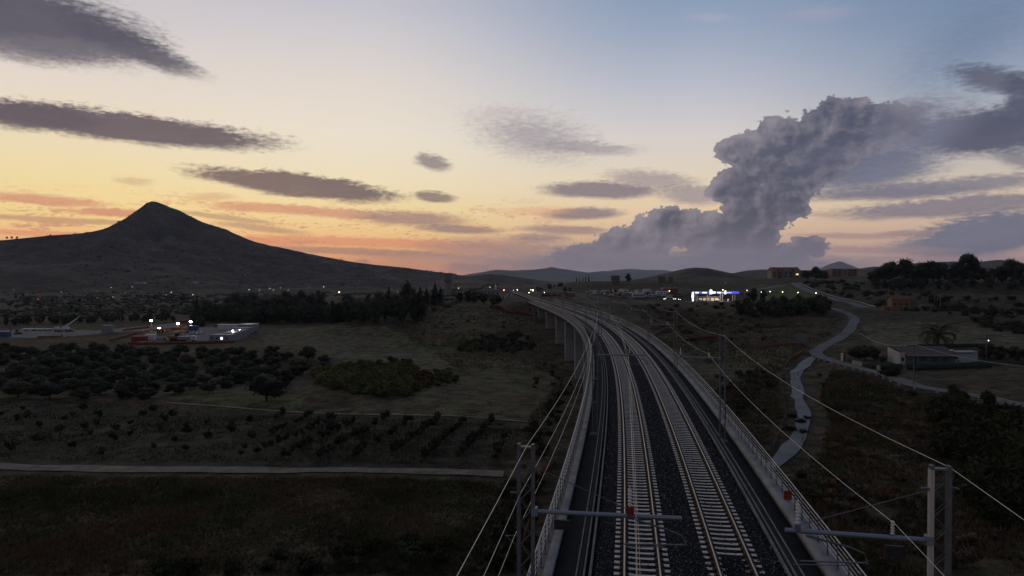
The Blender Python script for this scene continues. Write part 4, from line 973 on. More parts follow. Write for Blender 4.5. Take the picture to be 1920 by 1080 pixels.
for x, y, s, w in [(862, 566, .55, 'leftmost'), (878, 566, .66, 'second'), (892, 567, .66, 'tallest middle'), (906, 568, .6, 'fourth'), (925, 572, .5, 'low right'), (934, 569, .5, 'rightmost')]:
    plant('leafy_tree', G(x, y), V_broad(), s, f'dense rounded tree, {w} of the clump before the pale house', 'tree', 'trees on the hilltop before the pale house', .8)
NAMES = {'b': 'green_brush', 'dry': 'dry_bush', 'd': 'dark_bush', 'g': 'green_brush', 'c': 'glossy_bush', 'r': 'russet_bush', 'y': 'yellow_green_bush'}
# hill beside the abutment and slopes under the line
gS = 'bushes on the slopes along the viaduct'
for poly, st, mm, key, lo, hi, lab in [
    ([(760, 600), (820, 580), (900, 580), (985, 600), (1000, 640), (900, 650), (790, 640)], (11, 11), M_DRY, 'dry', .4, .9, 'dry bush / the grassy abutment hill'),
    ([(890, 632), (985, 628), (1000, 652), (985, 664), (900, 660)], (4.5, 4.5), M_DK, 'd', .9, 1.6, 'dark bush / the thicket by the piers'),
    ([(850, 640), (900, 640), (905, 660), (860, 664)], (5, 5), M_RE, 'g', .9, 1.4, 'grey shrub / the hill foot patch'),
    ([(985, 800), (1040, 740), (1070, 720), (1050, 800), (1010, 860), (975, 900)], (4.0, 4.0), M_DK, 'd', .6, 1.2, 'dark bush / the left viaduct slope'),
    ([(930, 905), (985, 860), (1010, 880), (1000, 1080), (930, 1080), (925, 960)], (3.4, 3.4), M_DK, 'd', .8, 1.5, 'dark bush / the left wire thicket'),
    ([(260, 1050), (400, 1046), (600, 1040), (860, 1020), (900, 1078), (300, 1078)], (3.2, 3.2), M_CI, 'c', .7, 1.2, 'glossy bush / the near field hedge'),
    ([(1010, 670), (1050, 690), (1050, 730), (1000, 730)], (6, 6), M_DRY, 'dry', .5, .9, 'dry bush / the tall pier slope')]:
    pts = [p for p in scatter(poly, st, .45, 8, 90) if abs(p.x - float(tx(p.y)) - 2) > 7.5]
    noun, place = lab.split(' / ')
    stand(NAMES[key], pts, V_reed(mm, key) if key in ('g', 'y', 'b') else V_shrub(mm, key), lo, hi, noun, place, 'bush', gS, (.7, 1.1))
gB = 'bushes on the bank right of the viaduct'
for poly, st, mm, key, lo, hi, lab in [
    ([(1530, 700), (1650, 715), (1760, 745), (1900, 780), (1920, 860), (1700, 850), (1560, 800)], (4.6, 4.6), M_DRY, 'dry', .5, 1.0, 'dry bush / the country road bank'),
    ([(1540, 830), (1640, 830), (1700, 900), (1640, 990), (1560, 960), (1500, 900)], (4.2, 4.2), M_RD, 'r', .4, .9, 'russet bush / the low ford bank'),
    ([(1740, 790), (1860, 800), (1960, 830), (1980, 1000), (1860, 1010), (1780, 900)], (3.6, 3.6), M_BR, 'b', 1.1, 2.0, 'green brush / the right dark thicket'),
    ([(1760, 745), (1850, 760), (1880, 800), (1780, 800)], (4.0, 4.0), M_BR, 'b', .8, 1.3, 'yellow bush / the bank crest'),
    ([(1600, 960), (1900, 1010), (1920, 1078), (1640, 1078)], (3.8, 3.8), M_DRY, 'dry', .5, 1.1, 'dry bush / the lower right foreground'),
    ([(1330, 700), (1440, 700), (1460, 760), (1400, 800)], (5, 5), M_DK, 'd', .5, 1.0, 'dark bush / the railing ford slope'),
    ([(1440, 890), (1490, 870), (1540, 960), (1500, 1000)], (3.6, 3.6), M_DK, 'd', .6, 1.0, 'dark bush / the overgrown track end'),
    ([(1200, 580), (1420, 586), (1460, 640), (1330, 650), (1230, 620)], (9, 9), M_DRY, 'dry', .5, 1.2, 'dry bush / the far waste ground'),
    ([(1180, 570), (1420, 572), (1430, 590), (1230, 592)], (11, 11), M_DK, 'd', .8, 1.6, 'dark bush / the filling station scrub')]:
    pts = [p for p in scatter(poly, st, .45, 9, 90) if abs(p.x - float(tx(p.y)) - 2) > 8.5]
    noun, place = lab.split(' / ')
    stand(NAMES[key], pts, V_reed(mm, key) if key in ('g', 'y', 'b') else V_shrub(mm, key), lo, hi, noun, place, 'bush', gB, (.7, 1.1))
# trees on the right
gT = 'dark trees in the group below the hill road'
stand('leafy_tree', scatter([(1375, 586), (1450, 583), (1545, 580), (1552, 592), (1400, 598)], (5, 5), .4, 10, 60), V_broad(), .36, .66, 'leafy tree', 'the hill road group', 'tree', gT)
for x, y, s, lab in [(1412, 566, .62, 'dark tree just right of the filling station canopy'), (1430, 566, .55, 'dark tree behind the group beside a lamp'), (1530, 572, .4, 'small round tree below the hill road')]:
    plant('leafy_tree', G(x, y), V_broad(), s, lab, 'tree', gT)
gP = 'pines on the right skyline'
for k, (x, y, top, lab) in enumerate([(1655, 531, 490, 'umbrella pine at the left end of the skyline group'), (1672, 532, 489, 'pine next to the left end of the skyline group'), (1690, 531, 486, 'high domed pine in the left skyline group'), (1706, 532, 498, 'lower pine in the gap of the skyline group'), (1722, 533, 500, 'low pine in the middle of the skyline group'), (1738, 532, 492, 'pine in the right half of the skyline group'), (1752, 531, 487, 'domed pine at the right end of the skyline group'), (1765, 531, 497, 'short pine trailing the skyline group on the right'),
        (1810, 530, 479, 'tallest lone pine on the right skyline'), (1800, 531, 492, 'pine at the left shoulder of the tallest one'), (1822, 531, 497, 'short pine at the right shoulder of the tallest one'), (1640, 533, 504, 'low pine left of the skyline group'), (1845, 530, 500, 'low pine right of the tallest pine'), (1870, 530, 496, 'low broad pine toward the picture edge'), (1896, 530, 486, 'domed pine close to the picture edge'), (1915, 531, 487, 'pine at the very edge of the picture'), (1945, 531, 490, 'pine just past the edge'),
        (1530, 526, 500, 'dark round pine between the two apartment blocks'), (1515, 526, 505, 'dark pine beside the first apartment block'), (1545, 526, 508, 'dark low pine before the second apartment block')]):
    p = G(x, y); h = (y - top) * p.y / F; plant('umbrella_pine', p, V_pine(), h / 10.6, lab, 'pine', gP, random.uniform(.95, 1.1))
stand('leafy_tree', scatter([(1625, 533), (1780, 530), (1935, 530), (1930, 546), (1660, 546)], (9, 8), .45, 11, 80), V_broad(), .3, .62, 'dark tree', 'the skyline pine wood', 'tree', 'trees below the skyline pines')
for poly, stp, lo, hi, place, sd in [([(1500, 528), (1640, 530), (1660, 570), (1560, 556), (1515, 538)], 11, .9, 2.3, 'the hill road hillside', 12), ([(1640, 550), (1900, 560), (1930, 600), (1800, 598), (1640, 574)], 9, .7, 2.2, 'the brick house scrub', 13), ([(1810, 600), (1920, 604), (1930, 630), (1840, 616)], 6, 1.0, 2.2, 'the tan field scrub', 14)]:
    stand('hillside_shrub', scatter(poly, (stp, stp * .9), .48, sd, 100), V_shrub(M_DK, 'd'), lo, hi, 'dark shrub', place, 'bush', 'shrubs on the right hillside', (.6, 1.1))
gH = 'garden trees around the low house'
for x, y, s, lab in [(1603, 676, .42, 'dark garden tree nearest the beige wall'), (1622, 674, .48, 'dense garden tree behind the beige wall'), (1640, 676, .40, 'dark garden tree left of the low house'), (1675, 678, .25, 'small dark garden tree by the white gable'), (1655, 680, .22, 'small bush like tree in the garden'), (1850, 672, .45, 'dark garden tree right of the white container'), (1875, 674, .42, 'dark garden tree at the lamp pole'), (1905, 676, .45, 'dark garden tree near the edge right of the house'), (1935, 678, .45, 'dark garden tree past the edge')]:
    plant('garden_tree', G(x, y), V_broad(), s, lab, 'tree', gH, .75)
plant('dark_bush', G(1668, 706), V_shrub(M_DK, 'd'), 1.7, 'dark round bush on the road edge below the low house', 'bush')
plant('leafy_tree', G(1178, 528), V_broad(), .62, 'lone tree beside the old square tower on the ridge', 'tree')
for x, hp, w in ((1081, 9, 'leftmost'), (1087, 7, 'second from left'), (1093, 8, 'middle'), (1098, 10, 'second from right'), (1104, 11, 'rightmost and tallest')):
    p = at_D(x, 531, 720); p.z = gz(p.x, p.y); plant('cypress', p, V_cypress(), hp * 720 / F / 17, f'tiny dark cypress, {w} in the row on the far ridge', 'cypress', 'cypresses on the far ridge')
stand('leafy_tree', scatter([(1000, 540), (1050, 536), (1130, 536), (1130, 545), (1010, 550)], (26, 22), .45, 16, 40), V_broad(), .2, .45, 'dark tree', 'the viaduct end strip', 'tree', 'trees beyond the end of the viaduct')
for x, w in ((13, 'left'), (22, 'middle'), (32, 'right')):
    p = at_D(x, 446, 2480); p.z = 12.5 + (520 - 447) * 2480 / F - 2; plant('leafy_tree', p, V_broad(), .75, f'tiny {w} tree of three on the mountain shoulder', 'tree', 'trees on the mountain shoulder')
# palm behind the low house
pb = G(1757, 660); pal = empty('palm_tree', pb, 0, 'tall drooping palm tree behind the low house', 'palm tree')
pt = MB(); 
for k in range(9): pt.tube((.04 * k, 0, k * .62 - .3), (.04 * (k + 1), 0, (k + 1) * .62 - .3), .42 - .01 * k, .36 - .01 * k, 9, True)
pt.build('trunk', bark, pal)
fm = MB(); g = random.Random(4); prev = None
for s_ in range(13):
    t_ = s_ / 12; x = 4.6 * math.sin(t_ * 1.75) / math.sin(1.75) * (1 - .12 * t_); z = 1.5 * math.sin(t_ * 2.2) - 2.6 * t_ ** 2.3
    if prev:
        fm.tube(prev, (x, 0, z), .035, .03, 4, False)
        for sd in (-1, 1):
            for q in range(2):
                w = (.95 if t_ < .8 else .6) * (.55 + .45 * math.sin(t_ * 3.1)); bx_ = prev[0] + (x - prev[0]) * q * .5; bz = prev[2] + (z - prev[2]) * q * .5
                fm.add([(bx_, 0, bz), (bx_ + .16, 0, bz), (bx_ + .45, sd * w, bz - .45 * w - .1)], [(0, 1, 2)])
    prev = (x, 0, z)
frm = fm.mesh('frond', leaf_mat('palm_leaf', (.058, .060, .016), (.040, .046, .012)))
frm2 = frm.copy(); frm2.materials[0] = leaf_mat('dead_palm_leaf', (.10, .066, .026), (.075, .05, .02))
for k in range(46):
    ring_ = k % 3; o = link('frond', frm2 if ring_ == 2 and k % 2 else frm, pal, (.34, 0, 5.15 + (.25, .1, -.15)[ring_])); o.rotation_euler = (0, R((-28, 5, 34)[ring_] + g.uniform(-10, 10)), k * 2.4); o.scale = (g.uniform(.9, 1.15),) * 3
# ------------------------------------------------------------------ grass and weeds (uncountable)
def tufts(name, poly, dens, h, w, blades, mats_, probs, label, seed, clump=.0):
    g = np.random.default_rng(seed); x0, x1, y0, y1 = world_poly(poly); n = int((x1 - x0) * (y1 - y0) * dens)
    X = g.uniform(x0, x1, n); Y = g.uniform(y0, y1, n); Z = H(X, Y); px, py = proj(X, Y, Z)
    ok = in_poly(px, py, poly) & (np.abs(X - tx(Y) - 2) > 5.5) & (road_mask(X, Y) < .35 + .5 * g.random(n)) & (fbm(X / 5, Y / 5, seed, 3) > clump)
    X, Y, Z = X[ok], Y[ok], Z[ok]; n = len(X)
    Z = Z + np.clip(1 - np.hypot(X, Y + 60) / 420, 0, 1) * np.maximum(0, fbm(X / 2.6, Y / 2.6, 21, 3)) * .45
    hs = h * g.uniform(.5, 1.3, n) * np.clip(1 + fbm(X / 8, Y / 8, seed + 3, 3) * 1.2, .35, 1.8)
    A = g.uniform(0, 6.28, (n, blades)); ln = g.uniform(.15, .75, (n, blades)) * hs[:, None]; hh_ = hs[:, None] * g.uniform(.6, 1.0, (n, blades)); r0 = g.uniform(0, .25, (n, blades)) * hs[:, None]
    ca, sa = np.cos(A), np.sin(A); wx = -sa * w * .5; wy = ca * w * .5
    bx_ = X[:, None] + ca * r0; by_ = Y[:, None] + sa * r0; bz = np.broadcast_to(Z[:, None] - .05, A.shape)
    V_ = np.stack([np.stack([bx_ - wx, by_ - wy, bz], -1), np.stack([bx_ + wx, by_ + wy, bz], -1), np.stack([bx_ + ca * ln, by_ + sa * ln, bz + hh_], -1)], 2).reshape(-1, 3)
    f_ = np.arange(len(V_)).reshape(-1, 3)
    k = fbm(X / 11, Y / 11, seed + 9, 3) + g.normal(size=n) * .12
    edges = np.quantile(k, np.cumsum(probs)[:-1]); mi_ = np.repeat(np.digitize(k, edges), blades)
    tag(link(name, mesh_np(name, V_, f_, mats_, False, mi_)), label, 'grass', kind='stuff')
def gm(n, c, v): return mat(n, c, .95, var=v, vscale=.2, spec=.1)
g_pale = gm('pale_dry_grass', (.165, .122, .078), (.112, .082, .050)); g_dry = gm('dry_grass', (.145, .100, .056), (.100, .072, .040)); g_rus = gm('russet_weed', (.128, .070, .036), (.090, .054, .030)); g_grn = gm('dull_green_weed', (.066, .068, .025), (.046, .050, .019)); g_dk = gm('dark_weed', (.038, .036, .017), (.054, .045, .023))
tufts('rough_grass', [(-80, 888), (300, 890), (700, 892), (940, 895), (985, 870), (1000, 1078), (960, 1078), (-80, 1078)], 12, .55, .075, 5, [g_dk, g_grn, g_dry, g_rus], [.34, .28, .16, .22], 'rough dry weeds of the near left field', 31, -.7)
tufts('verge_grass', [(-80, 745), (500, 760), (985, 790), (1060, 700), (1050, 760), (1000, 870), (940, 884), (500, 876), (-80, 872)], 3.2, .42, .10, 4, [g_dk, g_grn, g_dry], [.5, .38, .12], 'thin grass between the citrus rows', 32, -.25)
tufts('bank_grass', [(1420, 690), (1475, 690), (1490, 840), (1560, 690), (1700, 720), (1930, 765), (1960, 1078), (1620, 1078), (1440, 900), (1330, 740)], 5, .75, .12, 5, [g_dk, g_dry, g_rus, g_grn], [.3, .25, .25, .2], 'dry grass and weeds on the bank right of the viaduct', 33, -.4)
tufts('hill_grass', [(750, 610), (820, 576), (900, 574), (1000, 590), (1050, 640), (1060, 700), (860, 690), (780, 650)], 1.1, .6, .16, 4, [g_dk, g_pale, g_dry, g_grn], [.12, .43, .28, .17], 'dry grass over the hill left of the abutment', 34, -.35)
tufts('waste_grass', [(1180, 572), (1560, 600), (1560, 650), (1480, 690), (1330, 690), (1240, 640)], 1.2, .6, .16, 4, [g_dk, g_dry, g_rus, g_grn], [.3, .3, .2, .2], 'dry grass of the waste ground right of the far viaduct', 35, -.35)

for x, y, sc, w in ((1488, 782, .9, 'left'), (1500, 792, .8, 'middle'), (1512, 786, .7, 'right'), (1484, 806, 1.0, 'lower left'), (1506, 812, .8, 'lower right')): plant('dark_bush', G(x, y), V_shrub(M_DK, 'd'), sc, f'low dark bush, {w} of the clump where the wet ford ends', 'bush', 'bushes where the wet ford ends', .6)
# ------------------------------------------------------------------ lamps, vehicles, buildings
def lampmat(name, c, e, ns=True): return mat(name, c, emit=e, noemit=ns)
L_W = lampmat('lamp_white', (1, .95, .82), 20); L_D = lampmat('lamp_dim', (1, .90, .72), 9); L_O = lampmat('lamp_orange', (1, .60, .24), 34); L_RED = lampmat('tail_red', (1, .05, .02), 14); L_H = lampmat('head_white', (1, .95, .85), 12)
white_p = mat('white_paint', (.62, .62, .60), .45, var=(.52, .52, .50), vscale=.8); grey_p = mat('grey_paint', (.24, .25, .26), .5, var=(.18, .19, .2), vscale=.6); dark_p = mat('dark_paint', (.05, .052, .058), .4); glass = mat('dark_glass', (.02, .022, .026), .12, spec=.6)
tyre = mat('tyre_rubber', (.018, .018, .018), .9); blue_p = mat('blue_paint', (.05, .10, .22), .5, var=(.035, .07, .16), vscale=.7); red_p = mat('red_paint', (.22, .035, .03), .5, var=(.15, .03, .025), vscale=.7); orng = mat('orange_paint', (.36, .13, .03), .6)
pole_m = mat('lamp_pole', (.16, .16, .165), .6)
LB = {}
def street_lamp(p, h, r, m, label, group, key):
    if (key, 'p') not in LB:
        LB[key, 'p'] = MB().tube((0, 0, -.2), (0, 0, 1), .012, .009, 6).mesh('pole', pole_m)
    e = empty('street_lamp', p, random.uniform(-.5, .5), label, 'street lamp', group)
    MB().tube((0, 0, -.3), (0, 0, h), .11, .07, 6).path([(0, 0, h), (.3, 0, h + .35), (1.3, 0, h + .45)], .05).build('pole', pole_m, e)
    hd = MB().box((1.35, 0, h + .5), (.8, .34, .16), top=.7).build('lamp_housing', pole_m, e)
    if m: MB().ball((1.4, 0, h + .36), r * .62, 8, 5, .7).build('lamp_glass', m, hd)
    return e
def lamp_px(x, y, D, m, rpx, label, group):
    p = at_D(x, y, D); z = gz(p.x, p.y); h = max(2.2, p.z - z - .36); return street_lamp((p.x - 1.4, p.y, z), h, rpx * D / F, m, label, group, 0)
gl = 'white street lamps in a line across the plain'
ORD = ['first', 'second', 'third', 'fourth', 'fifth', 'sixth', 'seventh', 'eighth', 'ninth', 'tenth', 'eleventh', 'twelfth', 'thirteenth', 'fourteenth', 'fifteenth', 'sixteenth', 'seventeenth', 'eighteenth', 'nineteenth', 'twentieth']
for k, (x, y) in enumerate([(25, 543), (73, 550), (115, 547), (161, 547), (181, 546.5), (201, 546), (209, 539), (234, 548), (248, 538), (265, 548), (311, 553), (321, 548), (359, 547), (362, 553), (394, 546), (427, 546)]):
    big = x in (25, 115, 209, 248, 321, 362)
    lamp_px(x, y, 960 if y > 541 else 1150, L_W if big else L_D, .46 if big else .28, f'{ORD[k]} white street lamp from the left on the plain under the mountain', gl)
gl2 = 'small lamps above the tree belt'
for k, (x, y, m, r) in enumerate([(467, 543, L_W, .5), (487, 544, L_W, .45), (506, 541, L_W, .5), (513, 544, L_W, .4), (526, 540, L_W, .5), (540, 544, L_W, .4), (578, 539, L_W, .5), (607, 538, L_W, .55), (636, 548, L_O, 1.3), (708, 548.5, L_O, 1.0), (745, 547, L_O, .4), (776, 547, L_O, 1.5)]):
    lamp_px(x, y, 860 if m is L_W else 600, m, r, f'{ORD[k]} lamp from the left above the tree belt, ' + ('glowing orange' if m is L_O else 'small and white'), gl2)
gl3 = 'lamps around the road beyond the viaduct end'
for k, (x, y, m, r) in enumerate([(860, 540, L_W, .6), (918, 538.5, L_W, .5), (945, 544, L_O, .8), (970, 543.5, L_O, .9), (995, 543, L_O, .7), (999.5, 544.3, L_O, 2.0), (963, 549, L_W, .45), (992, 553.5, L_W, .6), (993, 559, L_W, .6), (1021, 554, L_W, .7)]):
    lamp_px(x, y, 560 if y < 550 else 470, m, r, ('largest orange lamp beyond the viaduct end' if r == 2.0 else f'{ORD[k]} lamp from the left beyond the viaduct end, ' + ('orange' if m is L_O else 'white')), gl3)
gl4 = 'lamps between the filling station and the hill road'
for k, (x, y, m, r) in enumerate([(1255, 545.5, L_O, 1.1), (1356, 543.5, L_O, 1.0), (1401, 544.5, L_W, .6), (1427, 547.5, L_W, .7), (1444, 546.5, L_W, .9), (1467, 547.2, L_O, 1.0), (1496, 548.3, L_O, 1.15), (1529.5, 549.3, L_W, 1.0)]):
    lamp_px(x, y, 500 if x < 1400 else 400, m, r, f'{ORD[k]} lamp from the left in the row by the filling station and hill road', gl4)
# ---- cars
def car_mesh():
    b = MB(); b.prism([(-2.1, .32), (2.1, .32), (2.15, .62), (1.95, .80), (1.0, .92), (-1.75, .98), (-2.1, .82)], -.84, .84)
    c = MB(); P = [(-1.55, .96), (1.02, .9), (.35, 1.42), (-1.05, 1.45)]
    n = len(P); vs_ = [(x, -.76 + (.12 if z > 1.2 else 0), z) for x, z in P] + [(x, .76 - (.12 if z > 1.2 else 0), z) for x, z in P]
    c.add(vs_, [tuple(range(n)), tuple(range(2 * n - 1, n - 1, -1))] + [((i + 1) % n, i, n + i, n + (i + 1) % n) for i in range(n)])
    r = MB().box((-.35, 0, 1.455), (1.35, 1.26, .03))
    w = MB()
    for x in (-1.3, 1.32):
        for y in (-.8, .8): w.tube((x, y - .1, .33), (x, y + .1, .33), .33, n=10)
    h = MB().box((2.13, -.6, .68), (.06, .34, .14)).box((2.13, .6, .68), (.06, .34, .14)); tl = MB().box((-2.1, -.62, .78), (.06, .28, .14)).box((-2.1, .62, .78), (.06, .28, .14))
    return b, c, r, w, h, tl
CARM = {}
def car(p, rz, paint, label, cat='car', group=None, lights=None, s=1.0, van=False):
    key = (paint.name, van)
    if key not in CARM:
        b, c, r, w, h, tl = car_mesh()
        if van:
            b = MB().prism([(-2.6, .35), (2.4, .35), (2.45, .95), (1.75, 1.2), (1.2, 2.05), (-2.6, 2.1)], -.92, .92); c = MB().prism([(1.25, 1.25), (1.72, 1.22), (1.24, 1.9), (.7, 1.9), (.7, 1.25)], -.935, .935); r = MB().box((-.7, 0, 2.11), (3.6, 1.7, .04))
        CARM[key] = [('body', b.mesh('body', paint)), ('window', c.mesh('window', glass)), ('roof', r.mesh('roof', paint)), ('wheels', w.mesh('wheels', tyre))]
        CARM['h'] = h.mesh('headlights', L_H); CARM['t'] = tl.mesh('tail_lights', L_RED)
    e = empty('parked_van' if van else 'parked_car', p, rz, label, cat, group); e.scale = (s,) * 3
    for nme, me in CARM[key]:
        o = link(nme, me, e)
        if nme == 'wheels': o['kind'] = 'stuff'
    if lights:
        o = link('headlights' if lights == 'h' else 'tail_lights', CARM[lights], e); o['kind'] = 'stuff'
    return e
paints = [white_p, mat('silver_paint', (.34, .35, .36), .35, .3), dark_p, grey_p, blue_p, red_p]
gv = 'vehicles standing in the yard left of the filling station'
pts = scatter([(1098, 552), (1150, 547), (1272, 547), (1276, 559), (1180, 561), (1150, 556)], (4.2, 7.5), .22, 41, 74, keep=.8)
ss = [random.random() for _ in pts]; kinds = [random.choice([0, 0, 0, 1, 1, 2, 3, 3, 4, 5]) for _ in pts]; cn = ['white', 'silver', 'dark', 'grey', 'blue', 'red']
for p, k, lab in zip(pts, kinds, zoned(pts, ss, 'CAR', 'the vehicle yard')):
    v = random.random() < .25
    lab = lab.split(' CAR')[1]; lab = f'{cn[k]} ' + ('van' if v else 'car') + ' parked' + lab
    car(p, random.uniform(-.5, .5) + random.choice([0, math.pi / 2, math.pi]), paints[k], lab, 'van' if v else 'car', gv, s=1.15, van=v)
for x, y, c, lt, lab in [(1264, 562, white_p, 'h', 'white car with headlights on before the yard'), (1246, 562, grey_p, 'h', 'car with small lights at the yard exit'), (1273, 563, dark_p, 'h', 'dark car with warm headlights beside the white one')]:
    o = car(G(x, y), R(-95), c, lab, 'car', None, lt)
for x, y, c, lt, lab in [(74, 562, red_p, 't', 'car with red tail light on the plain road'), (127, 561, white_p, 'h', 'white car on the plain road under the mountain'), (185, 559, red_p, 't', 'small car with dim red light on the plain road'), (214, 558, white_p, 'h', 'car with headlight right of the dim red one'), (126, 575, white_p, 'h', 'white car on the nearer plain lane'), (35, 562, orng, None, 'orange vehicle at the left end of the plain road')]:
    car(G(x, y), R(-100) if lt == 'h' else R(85), c, lab, 'car', None, lt, 1.2)
car(G(1497, 575), R(180), white_p, 'white car half hidden behind the dark trees on the lower road', 'car')
# thin pale road on the plain
pl = mat('pale_lane', (.16, .15, .14), .9)
q = spline([G(-60, 581), G(100, 577), G(220, 574)], 6); ribbon('plain_road', np.column_stack([q, H(q[:, 0], q[:, 1])]), 1.6, pl, .3, 3)
q = spline([G(-60, 563), G(100, 562), G(300, 560), G(420, 560)], 8); ribbon('plain_road', np.column_stack([q, H(q[:, 0], q[:, 1])]), 3, asph, .3, 3)
mpx, mpy = proj(MX, MY, MZ)
for x0, x1, y in ((252, 272, 532.5), (360, 369, 532.5)):
    dd = np.abs(mpx - (x0 + x1) / 2) / 6 + np.abs(mpy - y) + MY / 900; kk = np.unravel_index(dd.argmin(), dd.shape); Dg = float(MY[kk]); za = float(MZ[kk])
    a, b_ = at_D(x0, y, Dg), at_D(x1, y, Dg); a.z = za + 3
    g_ = empty('greenhouse', ((a.x + b_.x) / 2, Dg, za), 0, 'long pale greenhouse roof at the mountain foot' if x0 < 300 else 'short pale greenhouse roof right of the long one', 'greenhouse')
    w = b_.x - a.x; h = max(3, a.z - za); MB().box((0, 0, h / 2), (w, 8, h)).build('wall', mat('greenhouse_film', (.20, .20, .20), .5), g_); MB().prism([(-w / 2 - .3, 0), (w / 2 + .3, 0), (w / 2 - 1, 1.6), (-w / 2 + 1, 1.6)], -4.2, 4.2).build('roof', mat('pale_film', (.40, .40, .40), .4), g_, loc=(0, 0, h))
# ---- construction site
gravel = mat('site_gravel', (.15, .15, .155), .95, var=(.085, .085, .086), vscale=.25, bump=.05, bscale=4)
def sheet(name, poly, m, lift=.12, n=70):
    xs = [p[0] for p in poly]; ys_ = [p[1] for p in poly]
    u = np.linspace(min(xs), max(xs), n); v_ = np.linspace(min(ys_), max(ys_), 30); U, V_ = np.meshgrid(u, v_)
    r = np.array([[at_z(a, b_, PL)[:2] for a, b_ in zip(ra, rb)] for ra, rb in zip(U, V_)]); X = r[..., 0]; Y = r[..., 1]; Z = H(X, Y) + lift
    idx = np.arange(X.size).reshape(X.shape); f_ = np.stack([idx[:-1, :-1], idx[1:, :-1], idx[1:, 1:], idx[:-1, 1:]], -1).reshape(-1, 4)
    cu = (U[:-1, :-1] + U[1:, 1:]) / 2; cv = (V_[:-1, :-1] + V_[1:, 1:]) / 2; k = in_poly(cu, cv, poly).ravel()
    return tag(link(name, mesh_np(name, np.column_stack([X.ravel(), Y.ravel(), Z.ravel()]), f_[k], m, True)), kind='structure')
sheet('site_yard', [(-60, 633), (-60, 622), (100, 618), (190, 622), (250, 614), (330, 606), (350, 612), (310, 620), (210, 626), (90, 634)], gravel)
sheet('site_yard', [(345, 640), (352, 622), (400, 615), (470, 613), (485, 616), (462, 634), (440, 640)], gravel)
def cabin(px, py, w, d, h, rz, roof_m, wall_m, label, name='site_cabin', cat='site cabin', group='white site cabins of the yard', win=True, lit=False, n=3):
    p = G(px, py); e = empty(name, p, rz, label, cat, group)
    MB().box((0, d / 2, h / 2 + .15), (w, d, h)).build('wall', wall_m, e)
    MB().box((0, d / 2, h + .22), (w + .3, d + .3, .16)).build('roof', roof_m, e)
    for k in range(n + 1): MB().box((-w / 2 + w * k / n, -.03, h / 2 + .15), (.14, .1, h)).build('post', grey_p, e)
    if win:
        for k in range(n):
            x = -w / 2 + w * (k + .5) / n
            if lit and k == n // 2: MB().box((x, -.05, 1.55), (1.0, .08, 1.1)).build('window', lampmat('lit_window', (.9, .95, 1), 1.6), e)
            else:
                f_ = MB().box((x, -.04, 1.6), (1.1, .06, 1.0)).build('window', grey_p, e); MB().box((x, -.08, 1.6), (.9, .04, .8)).build('pane', glass, f_)
    return e
cab_w = mat('cabin_panel', (.28, .29, .30), .6, var=(.22, .23, .24), vscale=.7)
rf_g = mat('cabin_roof', (.30, .30, .30), .6, var=(.22, .22, .22), vscale=.5)
cabin(411, 641, 9.4, 6, 2.8, R(-10), rf_g, cab_w, 'nearest grey site cabin with one lit window', lit=True, n=4)
for k, (x, y, lab) in enumerate([(424, 636, 'second grey site cabin behind the one with the lit window'), (437, 632, 'third grey site cabin of the row, lamp on its corner'), (447, 627, 'fourth grey site cabin of the row'), (457, 622, 'last and highest looking site cabin of the row')]):
    cabin(x, y, 6.5, 8, 2.7 if k < 3 else 3.4, R(-14), white_p if k == 3 else rf_g, cab_w, lab, n=3)
cabin(427, 619, 11, 3, 2.6, R(-4), white_p, white_p, 'long white flat roofed shelter behind the cabins', win=False)
def container(px, py, l, rz, m, label, h=2.5, w=2.4):
    p = G(px, py); e = empty('shipping_container', p, rz, label, 'container', 'containers of the construction site')
    MB().box((0, 0, h / 2 + .1), (l, w, h)).build('body', m, e); q = MB()
    n = int(l / .6)
    for k in range(n): q.box((-l / 2 + (k + .5) * l / n, -w / 2 - .02, h / 2 + .1), (.25, .05, h * .9))
    o = q.build('ribs', m, e); o['kind'] = 'stuff'; MB().box((l / 2 + .03, 0, h / 2 + .1), (.06, w * .94, h * .9)).build('door', m, e); return e
container(262, 641, 6.2, R(-6), red_p, 'dark red container on the site beside the white one'); container(283, 639, 4.2, R(-6), white_p, 'white container with a pale end behind the red one', 2.9)
container(363, 620, 4.6, 0, blue_p, 'small blue container beside the site lamps'); container(8, 632, 5.0, 0, blue_p, 'blue container at the left edge of the site'); container(202, 624, 5.0, 0, grey_p, 'grey container standing alone between the two yards', 3.8)
sl = mat('slab_concrete', (.33, .33, .33), .8); e = G(283, 643); tag(MB().box((0, 0, .25), (12, 2, .5)).build('concrete_slab', sl, None, loc=tuple(e), rz=R(-4)), 'pale concrete slab before the white container', 'slab')
car(G(306, 641), R(5), grey_p, 'grey van parked between the containers and the excavator', 'van', None, None, 1, True)
for x, y, lab in [(364, 627, 'white car parked left of the blue container'), (372, 625, 'white car parked right beside the other under the site lamp'), (345, 633, 'white pickup behind the excavator')]: car(G(x, y), R(-25), white_p, lab, 'car', 'white cars in the site yard')
def truck(px, py, rz, paint, bed, label):
    p = G(px, py); e = empty('truck', p, rz, label, 'truck')
    MB().prism([(1.5, .7), (3.4, .7), (3.5, 1.6), (3.2, 2.6), (1.5, 2.7)], -1.15, 1.15).build('cab', paint, e); MB().prism([(2.7, 1.7), (3.42, 1.7), (3.2, 2.45), (2.7, 2.45)], -1.17, 1.17).build('window', glass, e)
    MB().box((-1.4, 0, 1.0), (5.2, 2.2, .25)).build('chassis', dark_p, e); MB().box((-1.4, 0, 1.8), (5.2, 2.3, 1.3), top=1.05).build('bed', bed, e)
    for x in (2.5, -1.6, -2.9):
        for y in (-1, 1): MB().tube((x, y - .2, .5), (x, y + .2, .5), .5, n=12).build('wheel', tyre, e)
    return e
